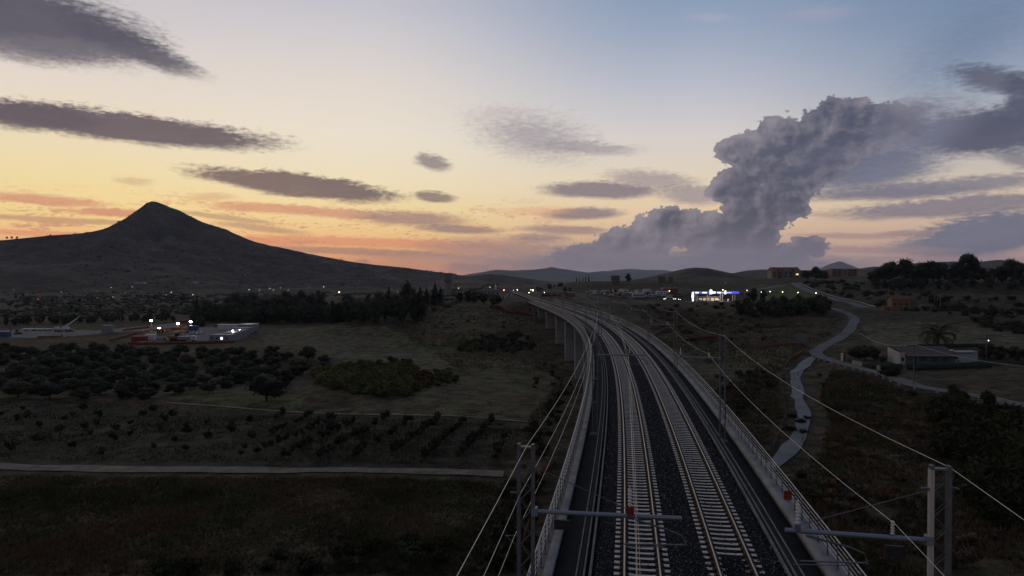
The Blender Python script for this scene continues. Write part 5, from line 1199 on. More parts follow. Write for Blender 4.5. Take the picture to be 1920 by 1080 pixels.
truck(352, 641, R(8), white_p, grey_p, 'white truck at the near right corner of the site yard')
def digger(px, py, rz, m, label, s=1.0, boom=1.0):
    p = G(px, py); e = empty('excavator', p, rz, label, 'excavator'); e.scale = (s,) * 3
    for y in (-1, 1):
        q = MB(); q.prism([(-1.9, .15), (-1.5, 0), (1.5, 0), (1.9, .15), (1.9, .6), (1.5, .85), (-1.5, .85), (-1.9, .6)], y - .28, y + .28); q.build('crawler_track', tyre, e)
    MB().box((-.4, 0, 1.5), (3.2, 2.2, .9), top=.95).build('body', m, e); c = MB().prism([(.2, 1.9), (1.4, 1.9), (1.2, 3.1), (.3, 3.1)], -1.05, .0).build('cab', glass, e)
    MB().tube((1.1, .4, 1.8), (3.0, .4, 4.6 * boom), .25, .2, 4).build('boom', m, e); MB().tube((3.0, .4, 4.6 * boom), (4.6, .4, 3.0 * boom), .18, .14, 4).build('dipper', m, e); MB().prism([(4.3, 2.0 * boom), (5.0, 2.3 * boom), (4.7, 3.1 * boom), (4.3, 2.9 * boom)], 0, .8).build('bucket', dark_p, e)
digger(328, 639, R(15), mat('dark_orange_paint', (.24, .08, .03), .6), 'dark excavator with raised orange boom in the site yard', 1.15, 1.35); digger(33, 627, R(170), mat('dull_yellow_paint', (.20, .15, .04), .6), 'small yellow excavator by the left blue container', .8)
e = G(120, 622); e = empty('mobile_crane', e, R(2), 'white mobile crane with its boom raised to the right', 'mobile crane')
MB().box((0, 0, 1.0), (9, 2.4, .7)).build('chassis', grey_p, e); MB().prism([(-4.6, 1.3), (-2.8, 1.3), (-2.8, 2.6), (-4.3, 2.5)], -1.1, 1.1).build('cab', white_p, e); MB().box((.8, 0, 2.0), (3.0, 2.2, 1.3), top=.9).build('turret', white_p, e)
MB().tube((.2, 0, 2.2), (6.4, .3, 6.8), .42, .30, 4).tube((6.0, .3, 6.5), (7.6, .3, 7.8), .22, .2, 4).build('boom', white_p, e)
for x in (-3.6, -2.0, 2.0, 3.6):
    for y in (-1.1, 1.1): MB().tube((x, y - .2, .5), (x, y + .2, .5), .5, n=10).build('wheel', tyre, e)
for x, l, lab in ((56, 7, 'left white flatbed trailer behind the small excavator'), (70, 5, 'middle white flatbed trailer of the row'), (90, 4, 'short white trailer left of the mobile crane')):
    p = G(x, 620); e = empty('trailer', p, R(1), lab, 'trailer', 'white trailers at the back of the left yard'); MB().box((0, 0, .9), (l, 2.2, .5)).build('bed', white_p, e)
    for xx in (-l * .3, l * .3): MB().tube((xx, -1.0, .35), (xx, 1.0, .35), .35, n=8).build('axle', tyre, e)
L_F = lampmat('flood_white', (1, .98, .92), 70)
gf = 'floodlights of the construction site'
def flood(px, py, pyb, label, watt, r=.5):
    b_ = G(px, pyb); D = b_.y; top = at_D(px, py, D); h = top.z - b_.z
    e = empty('floodlight', b_, 0, label, 'floodlight', gf); MB().tube((0, 0, 0), (0, 0, h), .10, .07, 6).tube((-.5, 0, h), (.5, 0, h), .05).build('mast', pole_m, e); MB().box((0, 0, .1), (1.2, 1.2, .3)).build('foot', sl, e)
    for k in (-.35, .35):
        f_ = MB().box((k, .02, h + .12), (.5, .3, .34)).build('lamp_housing', pole_m, e); MB().ball((k, -.22, h + .1), r, 8, 6).build('lamp_glass', L_F, f_)
    ld = bpy.data.lights.new('flood_light', 'SPOT'); ld.energy = watt; ld.color = (1, .97, .9); ld.spot_size = R(150); ld.spot_blend = .8; ld.shadow_soft_size = .4
    lo = bpy.data.objects.new('flood_light', ld); COL.objects.link(lo); lo.parent = e; lo.location = (0, -.8, h - .1)
flood(284, 601.5, 622, 'left floodlight on a mast above the orange fence', 350, .24); flood(334, 607, 619, 'middle bright floodlight over the site ramp', 700, .30); flood(358, 603.5, 619, 'right bright floodlight beside the blue container', 700, .30); flood(299, 615.5, 622, 'low floodlight beside the orange dumper', 260, .22)
e = empty('wall_lamp', tuple(G(437, 634)), 0, 'white lamp on the corner of the third site cabin', 'lamp'); MB().tube((0, -.3, 0), (0, -.3, 3.3), .05).build('bracket', pole_m, e); MB().ball((0, -.4, 3.4), .26).build('lamp_glass', L_F, e)
ld = bpy.data.lights.new('cabin_light', 'POINT'); ld.energy = 160; ld.shadow_soft_size = .3; lo = bpy.data.objects.new('cabin_light', ld); COL.objects.link(lo); lo.parent = e; lo.location = (.8, -1.0, 3.2)
e = empty('wall_lamp', tuple(G(450, 629)), 0, 'small white lamp between the last site cabins', 'lamp'); MB().tube((0, -.3, 0), (0, -.3, 2.6), .05).build('bracket', pole_m, e); MB().ball((0, -.4, 2.7), .2).build('lamp_glass', L_F, e)
e = empty('dumper', tuple(G(301, 623)), 0, 'orange dumper under the low floodlight', 'dumper'); MB().prism([(-1.6, .9), (1.0, .9), (1.5, 1.9), (-1.9, 1.9)], -1, 1).build('skip', orng, e); MB().box((1.9, 0, 1.0), (1.2, 1.6, .9), top=.8).build('engine_cover', orng, e)
for x in (-1.1, 1.8):
    for y in (-1, 1): MB().tube((x, y - .2, .55), (x, y + .2, .55), .55, n=10).build('wheel', tyre, e)
# ---- nets and fences
net = mat('orange_net', (.19, .062, .034), .8, var=(.20, .06, .025), vscale=1.5); net_r = mat('red_net', (.13, .026, .02), .8, var=(.09, .022, .017), vscale=1.5); post_m = mat('fence_post', (.10, .085, .07), .9); net_g = mat('green_net', (.014, .032, .028), .9, var=(.02, .04, .036), vscale=.8)
def net_fence(pix, h, m, label, sag=.2, step=3.0, name='safety_net_fence', group='orange safety nets', cat='net fence', from_world=None, ragged=.25, thick=.03):
    q = spline([G(*p) for p in pix], .8) if from_world is None else spline(from_world, .8)
    z = H(q[:, 0], q[:, 1]); z = z + np.clip(1 - np.hypot(q[:, 0], q[:, 1] + 60) / 420, 0, 1) * .05
    e = empty(name, (0, 0, 0), 0, label, cat, group); g = np.random.default_rng(int(abs(q[0, 0]) * 7) + 3); n = len(q)
    top = h * (1 - ragged * np.abs(fbm(np.arange(n) / 3.0, np.full(n, q[0, 0]), 3, 2)) * 2); bow = fbm(np.arange(n) / 4.0, np.full(n, 9.1 + q[0, 0]), 6, 2) * sag
    d = np.gradient(q, axis=0); d /= np.linalg.norm(d, axis=1)[:, None] + 1e-9; nr = np.column_stack([d[:, 1], -d[:, 0]])
    rows = []
    for f_, w in ((.04, 0), (.5, 1), (1.0, .4)):
        for s_ in (1, -1): rows.append(np.column_stack([q + nr * (bow * w + s_ * thick / 2)[:, None], z + top * f_]))
    V_ = np.stack(rows, 1); k = np.arange(n * 6).reshape(n, 6); F_ = []
    for a, b_ in ((0, 2), (2, 4), (4, 5), (5, 3), (3, 1), (1, 0)): F_.append(np.stack([k[:-1, a], k[1:, a], k[1:, b_], k[:-1, b_]], -1))
    link('net', mesh_np('net', V_.reshape(-1, 3), np.concatenate(F_), m), e)
    L_ = 0; last = -9
    for i in range(n):
        if i: L_ += np.linalg.norm(q[i] - q[i - 1])
        if L_ - last >= step or i == n - 1: last = L_; MB().tube((q[i, 0], q[i, 1], z[i] - .3), (q[i, 0], q[i, 1], z[i] + h * 1.12), .035, n=5).build('post', post_m, e)
    return e
net_fence([(205, 640), (235, 632), (262, 624), (285, 620)], 1.3, net, 'orange net slanting up from the grove to the left floodlight'); net_fence([(240, 646), (300, 646), (360, 645), (440, 643)], 1.3, net, 'long orange net along the front of the site yard')
net_fence([(400, 614), (440, 612), (484, 612), (480, 618)], 1.3, net, 'orange net around the back corner behind the cabins'); net_fence([(322, 620), (340, 619), (352, 619)], 2.0, net, 'tall bright orange net below the middle floodlight', step=2); net_fence([(230, 621), (262, 617), (280, 615)], 1.2, net, 'short orange net left of the floodlights')
net_fence([(335, 606), (372, 600), (440, 593)], 1.0, net, 'thin orange net climbing away behind the right floodlight'); net_fence([(70, 634), (100, 633), (118, 631)], 1.0, net, 'faded red net at the front of the left yard')
net_fence([(918, 578), (938, 580), (952, 587), (966, 589)], 2.0, net_r, 'red net running down the hill to the abutment', group=None); net_fence([(955, 588), (980, 590), (1004, 594)], 2.3, net_r, 'red net standing at the foot of the far piers', group=None); net_fence([(1000, 594), (1003, 604)], 1.6, net_r, 'short red net beside the far pier', group=None)
net_fence([(1016, 556), (1040, 556), (1078, 558)], 3.0, net_r, 'long dull red hoarding beyond the far end of the viaduct', group=None)
for pix, lab in [([(1052, 712), (1048, 730), (1042, 748)], 'tattered orange net strip on the slope beside the tall piers'), ([(1040, 868), (1030, 882), (1014, 890)], 'orange net strip behind the left mast top'), ([(1010, 905), (1004, 930), (1000, 960)], 'orange net strip beside the left mast'), ([(992, 985), (984, 1010), (978, 1040), (966, 1075)], 'long orange net strip at the foot of the left mast')]:
    W_ = [p for p in (G(*c) for c in pix) if abs(p.x - float(tx(p.y)) - 2) > 7.0]
    if len(W_) > 1: net_fence(None, 1.0, net, lab, from_world=W_, ragged=.5, step=2.4)
net_fence([(1508, 660), (1494, 668), (1480, 678), (1472, 690)], 1.3, net, 'orange net along the left side of the ford at the junction', ragged=.4); net_fence([(1470, 694), (1466, 715), (1470, 750), (1473, 780), (1466, 800), (1450, 840)], .9, mat('faded_net', (.16, .08, .045), .9), 'faded net running down the left edge of the ford', ragged=.5)
net_fence([(1284, 640), (1310, 636), (1345, 634)], 1.0, net_r, 'red net on the waste ground right of the viaduct'); net_fence([(1228, 628), (1240, 622), (1250, 618)], 1.0, net, 'small orange net by the right mast'); net_fence([(1420, 652), (1460, 648), (1506, 646)], .8, net, 'low orange net below the sign boards'); net_fence([(1556, 612), (1572, 600), (1580, 590)], .9, net, 'faded orange net along the inside of the road bend', ragged=.5)
net_fence([(1592, 678), (1625, 690), (1660, 694), (1692, 694)], 1.7, net_g, 'green shade net fence around the garden', name='green_net_fence', group=None, step=2.2); net_fence([(1700, 694), (1760, 694), (1810, 692), (1860, 690)], 1.5, net_g, 'green shade net fence before the low house', name='green_net_fence', group=None, step=2.2)
net_fence([(1700, 654), (1800, 652), (1850, 652)], 1.3, net_g, 'dark green net fence behind the low house', name='green_net_fence', group=None, step=3)
# ---- filling station
Yg = 468.0
def ztop(py, D): return HC + (520 - py) * D / F
cxl, cxr = (1303 - CX) / F * Yg, (1386 - CX) / F * Yg; zg = gz((cxl + cxr) / 2, Yg); e = empty('filling_station_canopy', ((cxl + cxr) / 2, Yg, zg), 0, 'filling station canopy with a glowing blue and white fascia', 'canopy')
wc = cxr - cxl; zt = ztop(546.5, Yg) - zg; zb_ = zt - 1.7
MB().box((0, 4, zt - .85), (wc, 8, 1.5)).build('roof', white_p, e)
blu = lampmat('blue_light', (.06, .08, .75), 1.3, False); wht = lampmat('white_light', (.9, .95, 1), 2.2, False); pink = lampmat('canopy_light', (1, .86, .74), 3.0, False)
MB().box((0, -.06, zt - .8), (wc, .08, 1.3)).build('fascia', blu, e)
for x0, x1 in ((1304, 1310), (1317, 1325), (1345, 1352)): MB().box((((x0 + x1) / 2 - (1303 + 1386) / 2) / F * Yg, -.13, zt - .8), ((x1 - x0) / F * Yg, .06, .7)).build('light_strip', wht, e)
MB().box(((1333 - 1344.5) / F * Yg, -.16, zt - .3), (1.6, .1, 3.0)).build('sign_panel', wht, e); MB().box(((1338 - 1344.5) / F * Yg, -.15, zt - .7), (2.4, .08, 1.2)).build('light_strip', wht, e); MB().box(((1360 - 1344.5) / F * Yg, -.15, zt - .6), (1.0, .08, 2.4)).build('sign_panel', wht, e); MB().box((2.6 + 4, -.14, zt - .9), (6.5, .05, .18)).build('light_strip', wht, e)
for k in range(5): MB().box((-wc / 2 + wc * (k + .5) / 5, 3.5, zb_ - .03 + .1), (1.6, 1.6, .06)).build('ceiling_light', pink, e)
for x in (-.44, -.16, .14, .42):
    for y in (1.5, 6.5): MB().box((x * wc, y, zb_ / 2 + .1), (.45, .45, zb_ + .2)).build('column', white_p, e)
e2 = empty('station_shop', ((cxl + cxr) / 2 - 3, Yg + 10, gz(0, 0) * 0 + zg), 0, 'low lit shop building beneath the filling station canopy', 'shop'); MB().box((0, 3, 1.7), (15, 6, 3.4)).build('wall', mat('shop_wall', (.34, .28, .25), .8), e2); MB().box((0, 3, 3.5), (15.4, 6.4, .2)).build('roof', grey_p, e2)
for k in range(5):
    f_ = MB().box((-5.6 + k * 2.8, -.03, 1.5), (2.2, .08, 2.2)).build('window', grey_p, e2); MB().box((-5.6 + k * 2.8, -.09, 1.5), (2.0, .06, 2.0)).build('pane', lampmat('shop_light', (1, .80, .62), .55 if k % 2 else .3, False), f_)
pb_ = []
for k, x in enumerate((-11, -4.5, 2, 8.5)):
    e3 = empty('fuel_pump', ((cxl + cxr) / 2 + x, Yg + 3, zg), 0, f'{ORD[k]} fuel pump from the left under the canopy', 'fuel pump', 'fuel pumps under the canopy'); MB().box((0, 0, .12), (3.2, 1.1, .24)).build('island', sl, e3); MB().box((0, 0, 1.1), (.9, .6, 1.8)).build('cabinet', white_p, e3); MB().box((0, -.31, 1.6), (.6, .04, .5)).build('display', lampmat('display_light', (.7, .8, 1), 1.2, False), e3)
for k, (x, c) in enumerate(((-12.5, white_p), (-2, dark_p), (4.5, white_p), (11, dark_p), (14.5, grey_p))): car(((cxl + cxr) / 2 + x, Yg - 2 - k % 2 * 2, gz((cxl + cxr) / 2 + x, Yg - 3)), R(170) if k % 2 else R(5), c, f'{cn[paints.index(c)]} car at the filling station, {ORD[k]} from the left', 'car', 'cars at the filling station', 'h' if k == 2 else None)
p = at_D(1299, 562, Yg - 2); zz = gz(p.x, p.y); e = empty('totem_sign', (p.x, p.y, zz), 0, 'bright white totem sign at the left end of the filling station', 'sign'); ht = ztop(548, Yg) - zz
MB().box((0, 0, ht - 1.7), (1.3, .4, 3.4), top=.55).build('lit_board', lampmat('totem_light', (1, 1, .97), 5, False), e); MB().box((0, 0, (ht - 3.4) / 2), (.7, .3, ht - 3.4)).build('post', lampmat('totem_post_light', (1, 1, .95), 4, False), e)
ld = bpy.data.lights.new('station_light', 'AREA'); ld.energy = 900; ld.size = 14; ld.color = (1, .85, .72); lo = bpy.data.objects.new('station_light', ld); COL.objects.link(lo); lo.location = ((cxl + cxr) / 2 + 3, Yg + 4, zg + zb_ - .15)
p = G(1257, 551); e = empty('red_shed', p, 0, 'long red shed with an orange lamp before it', 'shed'); MB().box((0, 3, 1.9), (11, 6, 3.8)).build('wall', red_p, e); MB().prism([(-5.8, 0), (5.8, 0), (5.6, .5), (-5.6, .5)], -.3, 6.4).build('roof', grey_p, e, loc=(0, 0, 3.8)); MB().box((-2, -.05, 1.5), (2.4, .1, 2.6)).build('door', dark_p, e)
for x, y, w, lab in ((1197, 558, 8, 'long pale stack of white cabins in the vehicle yard'), (1113, 551, 5.5, 'white caravan at the left end of the vehicle yard'), (1136, 551, 5.5, 'white caravan right of the first one'), (1240, 553, 7, 'white flat roofed shelter at the right end of the vehicle yard')):
    cabin(x, y, w, 3, 3.2 if w == 8 else 2.4, R(3), white_p, white_p, lab, 'white_cabin', 'cabin', 'white cabins in the vehicle yard', n=5 if w == 8 else 3)
# ---- buildings in the distance
pinkw = mat('pink_render', (.27, .145, .115), .9, var=(.20, .11, .09), vscale=.4); creamw = mat('cream_render', (.32, .25, .19), .9, var=(.25, .2, .15), vscale=.4); tile = mat('roof_tile', (.15, .065, .045), .9, var=(.10, .05, .036), vscale=.8); stonew = mat('stone_wall', (.17, .13, .095), .95, var=(.11, .085, .06), vscale=.8, bump=.05, bscale=3)
def window(parent, x, y, z, w, h, m=None, arch=False):
    q = MB().box((x, y, z), (w + .24, .12, h + .24))
    if arch: q.prism([(x - w / 2, z + h / 2), (x + w / 2, z + h / 2), (x + w * .35, z + h / 2 + w * .35), (x, z + h / 2 + w * .5), (x - w * .35, z + h / 2 + w * .35)], y - .06, y + .06)
    f_ = q.build('window', creamw, parent); MB().box((x, y - .08, z), (w, .06, h)).build('pane', m or glass, f_)
def apartments(px0, px1, D, pyb, pyt, n, label, walls, lit=None, gable=True):
    p0 = at_D(px0, pyb, D); p1 = at_D(px1, pyb, D); zb = gz((p0.x + p1.x) / 2, D) - .5; H_ = HC + (520 - pyt) * D / F - zb; w = (p1.x - p0.x) / n
    e = empty('apartment_block', ((p0.x + p1.x) / 2, D, zb), 0, label, 'building')
    for k in range(n):
        x = -w * n / 2 + w * (k + .5); he = H_ * .72; dy = (k % 2) * 1.2; m = walls[k % len(walls)]
        MB().prism([(x - w / 2 + .02, 0), (x + w / 2 - .02, 0), (x + w / 2 - .02, he), (x, H_ - .2) if gable else (x + w / 2 - .02, he + .01), (x - w / 2 + .02, he)], dy, 12 + dy).build('wall', m, e)
        if gable:
            r = MB()
            r.prism([(x - w / 2 - .1, he - .05), (x, H_ - .18), (x, H_ + .12), (x - w / 2 - .1, he + .25)], dy - .4, 12.3 + dy).prism([(x, H_ - .18), (x + w / 2 + .1, he - .05), (x + w / 2 + .1, he + .25), (x, H_ + .12)], dy - .4, 12.3 + dy); r.build('roof', tile, e)
        else: MB().prism([(x - w / 2 - .02, he), (x + w / 2 + .02, he), (x + w / 2 + .02, he + .3), (x - w / 2 - .02, he + .3)], dy - .5, 12.4 + dy).build('roof', tile, e)
        for j, zf in enumerate((.14, .42, .66)):
            window(e, x, dy - .06, he * zf + .9, w * .42, he * .17, lampmat('warm_window', (1, .72, .4), 1.2) if lit == (k, j) else None, j == 2 and gable)
            if j: MB().box((x, dy - .55, he * zf - .25), (w * .6, 1.0, .35)).build('balcony', m, e)
    return e
apartments(1447, 1500, 690, 519, 501, 5, 'pink gabled apartment block on the right ridge', [creamw, pinkw], (4, 1)); apartments(1560, 1608, 700, 518, 499, 5, 'longer flat roofed apartment block right of the pines', [pinkw, pinkw, creamw], None, False)
apartments(1500, 1560, 715, 518, 502, 5, 'low roofed middle apartment block behind the pines', [pinkw], None, False)
def simple_house(px0, px1, D, pyt, hw, label, wall, roof, flat=False, depth=6, name='house', cat='house', wins=2, rz=0.0, door=True, mono=False):
    xc = (px0 + px1) / 2; p = at_D(xc, 540, D); zb = gz(p.x, D) - .3; w = (px1 - px0) / F * D; h = HC + (520 - pyt) * D / F - zb
    e = empty(name, (p.x, D, zb), rz, label, cat); he = h if flat else h * hw
    MB().box((0, depth / 2, he / 2), (w, depth, he)).build('wall', wall, e)
    if flat: MB().box((0, depth / 2, he + .1), (w + .3, depth + .3, .2)).build('roof', roof, e)
    else:
        q = MB(); P = [(-w / 2 - .3, -.4, he - .05), (w / 2 + .3, -.4, he - .05), (w / 2 + .3, depth / 2, h), (-w / 2 - .3, depth / 2, h), (-w / 2 - .3, depth + .4, he - .05), (w / 2 + .3, depth + .4, he - .05)]
        q.add(P + [(x, y, z + .18) for x, y, z in P], [(0, 3, 2, 1), (3, 4, 5, 2), (6, 7, 8, 9), (9, 8, 11, 10), (0, 1, 7, 6), (4, 10, 11, 5), (1, 2, 8, 7), (2, 5, 11, 8), (3, 0, 6, 9), (4, 3, 9, 10)]); q.build('roof', roof, e)
        MB().add([(-w / 2, 0, he), (-w / 2, depth, he), (-w / 2, depth / 2, h - .1), (w / 2, 0, he), (w / 2, depth, he), (w / 2, depth / 2, h - .1)], [(0, 2, 1), (3, 4, 5)]).build('gable', wall, e)
    for k in range(wins): window(e, -w / 2 + w * (k + .5) / wins, -.06, he * .62, min(1.0, w * .16), min(1.2, he * .3))
    if door: MB().box((w * .05, -.05, 1.05), (1.0, .1, 2.1)).build('door', dark_p, e)
    return e
brk = mat('brick_render', (.24, .125, .075), .9, var=(.18, .095, .06), vscale=1.2)
simple_house(1674, 1704, 338, 555, .76, 'small brick house with a red tiled roof on the right hillside', brk, tile, wins=3, rz=R(-8)); simple_house(1658, 1672, 338, 576, .8, 'tiny brick shed left of the small brick house', brk, tile, True, 3, 'shed', 'shed', 1); simple_house(1706, 1722, 343, 560, .8, 'grey ruin overgrown beside the brick house', stonew, stonew, True, 5, 'ruin', 'ruin', 1)
e = simple_house(1147, 1162, 640, 517, 1, 'old square stone tower on the ridge', stonew, stonew, True, 7, 'stone_tower', 'tower', 1); simple_house(1234, 1248, 640, 519, .8, 'stone ruin with two bright corners on the ridge', stonew, tile, True, 6, 'ruin', 'ruin', 2); simple_house(1254, 1262, 640, 520, .8, 'small stone hut right of the ruin on the ridge', stonew, tile, True, 5, 'hut', 'hut', 1); simple_house(1361, 1366, 600, 528, 1, 'pale cubic hut on the slope above the filling station', creamw, creamw, True, 3, 'hut', 'hut', 0, door=False)
simple_house(905, 936, 520, 541, .6, 'pale gabled house beyond the hilltop trees', creamw, mat('grey_tile', (.10, .10, .10), .9), wins=4); e = at_D(929, 545, 522); zz = gz(e.x, e.y); e = empty('white_spire', (e.x, e.y, zz), 0, 'slim white spire behind the pale gabled house', 'spire'); hh2 = HC + (520 - 532) * 522 / F - zz; MB().box((0, 0, hh2 * .35), (1.6, 1.6, hh2 * .7)).build('shaft', white_p, e); MB().tube((0, 0, hh2 * .7), (0, 0, hh2), .9, .05, 8).build('cap', white_p, e)
for x0, x1, D, yt, lab in ((938, 948, 440, 556, 'small white box house at the top of the embankment'), (950, 959, 470, 552, 'white wall of a house near the viaduct end'), (1752, 1768, G(1760, 527).y, 518.5, 'small white building under the skyline pines'), (866, 876, 600, 543, 'pale hut left of the hilltop trees')): simple_house(x0, x1, D, yt, .8, lab, white_p if x0 > 900 else creamw, grey_p, True, 4, 'white_house', 'house', 1)
# water tower
D = 600; p = at_D(840, 540, D); zb = gz(p.x, D); zt = HC + (520 - 512) * D / F; zm = HC + (520 - 528.5) * D / F
e = empty('water_tower', (p.x, D, zb), 0, 'pale water tower with a broad tapering tank', 'water tower'); wt = mat('tower_concrete', (.22, .20, .19), .9, var=(.17, .155, .15), vscale=.3)
MB().tube((0, 0, 0), (0, 0, zm - zb), 2.9, 2.9, 12).build('shaft', wt, e); MB().tube((0, 0, zm - zb), (0, 0, zm - zb + 1.2), 3.0, 3.9, 16).tube((0, 0, zm - zb + 1.2), (0, 0, zt - zb), 3.9, 4.6, 16).build('tank', wt, e)
for k in range(6): a = k * 1.047; MB().tube((4.3 * math.cos(a), 4.3 * math.sin(a), zt - zb), (4.3 * math.cos(a), 4.3 * math.sin(a), zt - zb + 1.2), .07).build('rail_post', pole_m, e)
for x, yt, lab in ((913, 501, 'tall antenna mast on the low hill'), (919, 505, 'shorter antenna right of the tall one')):
    p = at_D(x, 515, 1690); z0 = HC + (520 - 515.5) * 1690 / F; h = (515 - yt) * 1690 / F; e = empty('antenna_mast', (p.x, 1690, z0), 0, lab, 'antenna', 'antennas on the low hill'); MB().tube((0, 0, -4), (0, 0, h), .5, .2, 5).build('mast', pole_m, e); MB().box((0, 0, h * .8), (1.6, .4, 1.2)).build('panel', grey_p, e)
# ---- the low house with its yard, right
D = 182.0; p = at_D(1742, 687, D); zb = gz(p.x, D); w = 105 / F * D; e = empty('low_house', (p.x, D, zb), R(-4), 'low house with a dark sloping roof, white gable and blue door', 'house')
hb = 3.1; hf = 2.5; dp = 7.0; hx = w / 2; gwall = mat('grey_render', (.14, .14, .14), .9, var=(.10, .10, .10), vscale=.7); wwall = mat('white_render', (.45, .44, .41), .85, var=(.33, .32, .30), vscale=.7)
MB().add([(-hx, 0, -.3), (hx, 0, -.3), (hx, dp, -.3), (-hx, dp, -.3), (-hx, 0, hf), (hx, 0, hf), (hx, dp, hb + .8), (-hx, dp, hb + .8)], [(3, 2, 1, 0), (4, 5, 6, 7), (0, 1, 5, 4), (1, 2, 6, 5), (2, 3, 7, 6), (3, 0, 4, 7)]).build('wall', gwall, e)
MB().box((-hx + .62, -.04, 1.5), (1.3, .12, 3.4)).build('white_gable', wwall, e); MB().add([(-hx - .02, -.1, -.3), (-hx - .02, dp, -.3), (-hx - .02, dp, hb + .9), (-hx - .02, -.1, hf + .6)], [(0, 1, 2, 3)]).build('white_wall', wwall, e)
fr_ = MB().box((-hx + .6, -.13, 1.35), (.7, .06, 1.1)).build('window', grey_p, e); MB().box((-hx + .6, -.18, 1.35), (.5, .05, .9)).build('pane', glass, fr_)
rs = MB()
R0 = [(-hx + 1.3, -.9, hf - .05), (hx + .5, -.9, hf - .05), (hx + .3, dp + .3, hb + 1.0), (-hx + .6, dp + .3, hb + 1.0)]; rs.add(R0 + [(x, y, z + .16) for x, y, z in R0], [(3, 2, 1, 0), (4, 5, 6, 7), (0, 1, 5, 4), (1, 2, 6, 5), (2, 3, 7, 6), (3, 0, 4, 7)]); ro = rs.build('roof', mat('dark_roof_sheet', (.055, .036, .032), .8, var=(.04, .028, .026), vscale=1), e)
MB().box((.9, -.95, hf + .0), (w - 1.0, .06, .2)).build('gutter', mat('pale_trim', (.36, .34, .31), .7), ro)
for k in range(9): MB().add([(-hx + 1.6 + k * (w - 1.2) / 9, -.88, hf + .13), (-hx + 1.68 + k * (w - 1.2) / 9, -.88, hf + .13), (-hx + 1.4 + k * (w - .9) / 9 + .08, dp + .2, hb + 1.2), (-hx + 1.4 + k * (w - .9) / 9, dp + .2, hb + 1.2)], [(0, 1, 2, 3)]).build('roof_rib', pole_m, ro)
MB().box((-hx + 3.7, -.06, 1.0), (.85, .1, 2.1)).build('door', mat('blue_door', (.03, .05, .16), .5), e); MB().box((-hx + 4.3, -.5, 1.2), (.1, .1, 2.4)).build('porch_post', grey_p, e)
for k in range(3): MB().box((-hx + 6 + k * 2.8, -.03, 1.4), (1.5, .07, 1.1)).build('shutter', dark_p, e)
MB().box((hx - .6, 2.0, hb + .6), (.7, .6, .35)).build('roof_vent', white_p, ro)
container_p = at_D(1813, 683, 186); z_ = gz(container_p.x, 186); e = empty('white_container', (container_p.x, 186, z_), R(2), 'pale blue white container beside the low house', 'container'); wb = mat('pale_blue_sheet', (.34, .36, .39), .6, var=(.28, .30, .33), vscale=.6)
MB().box((0, 1.2, 1.45), (5.9, 2.4, 2.9)).build('body', wb, e); MB().box((0, 1.2, 2.95), (6.1, 2.6, .12)).build('roof', wb, e); MB().box((-.4, -.03, 2.5), (4.0, .06, .14)).build('trim', dark_p, e)
e = tag(MB().mesh('tyre', tyre) and link('old_tyre', MB().path([(math.cos(a) * .75, 0, .75 + math.sin(a) * .75) for a in np.linspace(0, 6.2, 17)], .17, 6).mesh('old_tyre', grey_p), None, tuple(at_D(1796, 688, 180) + Vector((0, 0, 0))), R(10)), 'large old tyre leaning between the house and the white container', 'tyre'); e.location.z = gz(e.location.x, e.location.y)
# gate pillars, garden wall, signs, poles
for x, y, m, h, lab in ((1579, 678, white_p, 2.2, 'white gate pillar left of the red one'), (1583, 678, red_p, 2.6, 'dark red gate pillar beside the white one')):
    e = empty('gate_pillar', tuple(G(x, y)), 0, lab, 'pillar', 'gate pillars at the garden corner'); MB().box((0, 0, h / 2), (.45, .45, h)).build('shaft', m, e); MB().box((0, 0, h + .06), (.6, .6, .14)).build('cap', m, e)
a, b_ = G(1598, 684), G(1650, 694); d = b_ - a; e = empty('garden_wall', (0, 0, 0), 0, 'low beige garden wall beside the country road', 'wall'); q = MB(); n_ = 6; wl = mat('beige_wall', (.36, .29, .22), .9, var=(.28, .22, .17), vscale=.8)
for k in range(n_):
    c = a + d * ((k + .5) / n_); q = MB().box((c.x, c.y, c.z + .55), (d.length / n_ - .02, .3, 1.3), math.atan2(d.y, d.x)); q.build('wall_panel', wl, e)
e = empty('give_way_sign', tuple(G(1565, 661)), R(12), 'triangular give way sign on a post at the junction', 'road sign'); MB().tube((0, 0, -.3), (0, 0, 2.1), .04).build('post', pole_m, e); MB().prism([(-.55, 2.9), (.55, 2.9), (0, 1.95)], -.03, 0).build('plate', red_p, e); MB().prism([(-.36, 2.79), (.36, 2.79), (0, 2.17)], -.045, -.031).build('plate_face', white_p, e)
p = G(1502, 648); D = p.y; zb = p.z; e = empty('sign_board', (p.x, D, zb), R(-6), 'pair of tall grey sign boards seen from behind at the road', 'sign board'); zt = HC + (520 - 627) * D / F - zb
for k in (-.86, .86):
    MB().box((k, 0, (zt + .6) / 2 + .3), (1.62, .08, zt - .6)).build('panel', mat('board_back', (.17, .175, .18), .7), e)
    for s_ in (-.5, .5): MB().box((k + s_, -.07, zt / 2), (.09, .09, zt)).build('post', pole_m, e)
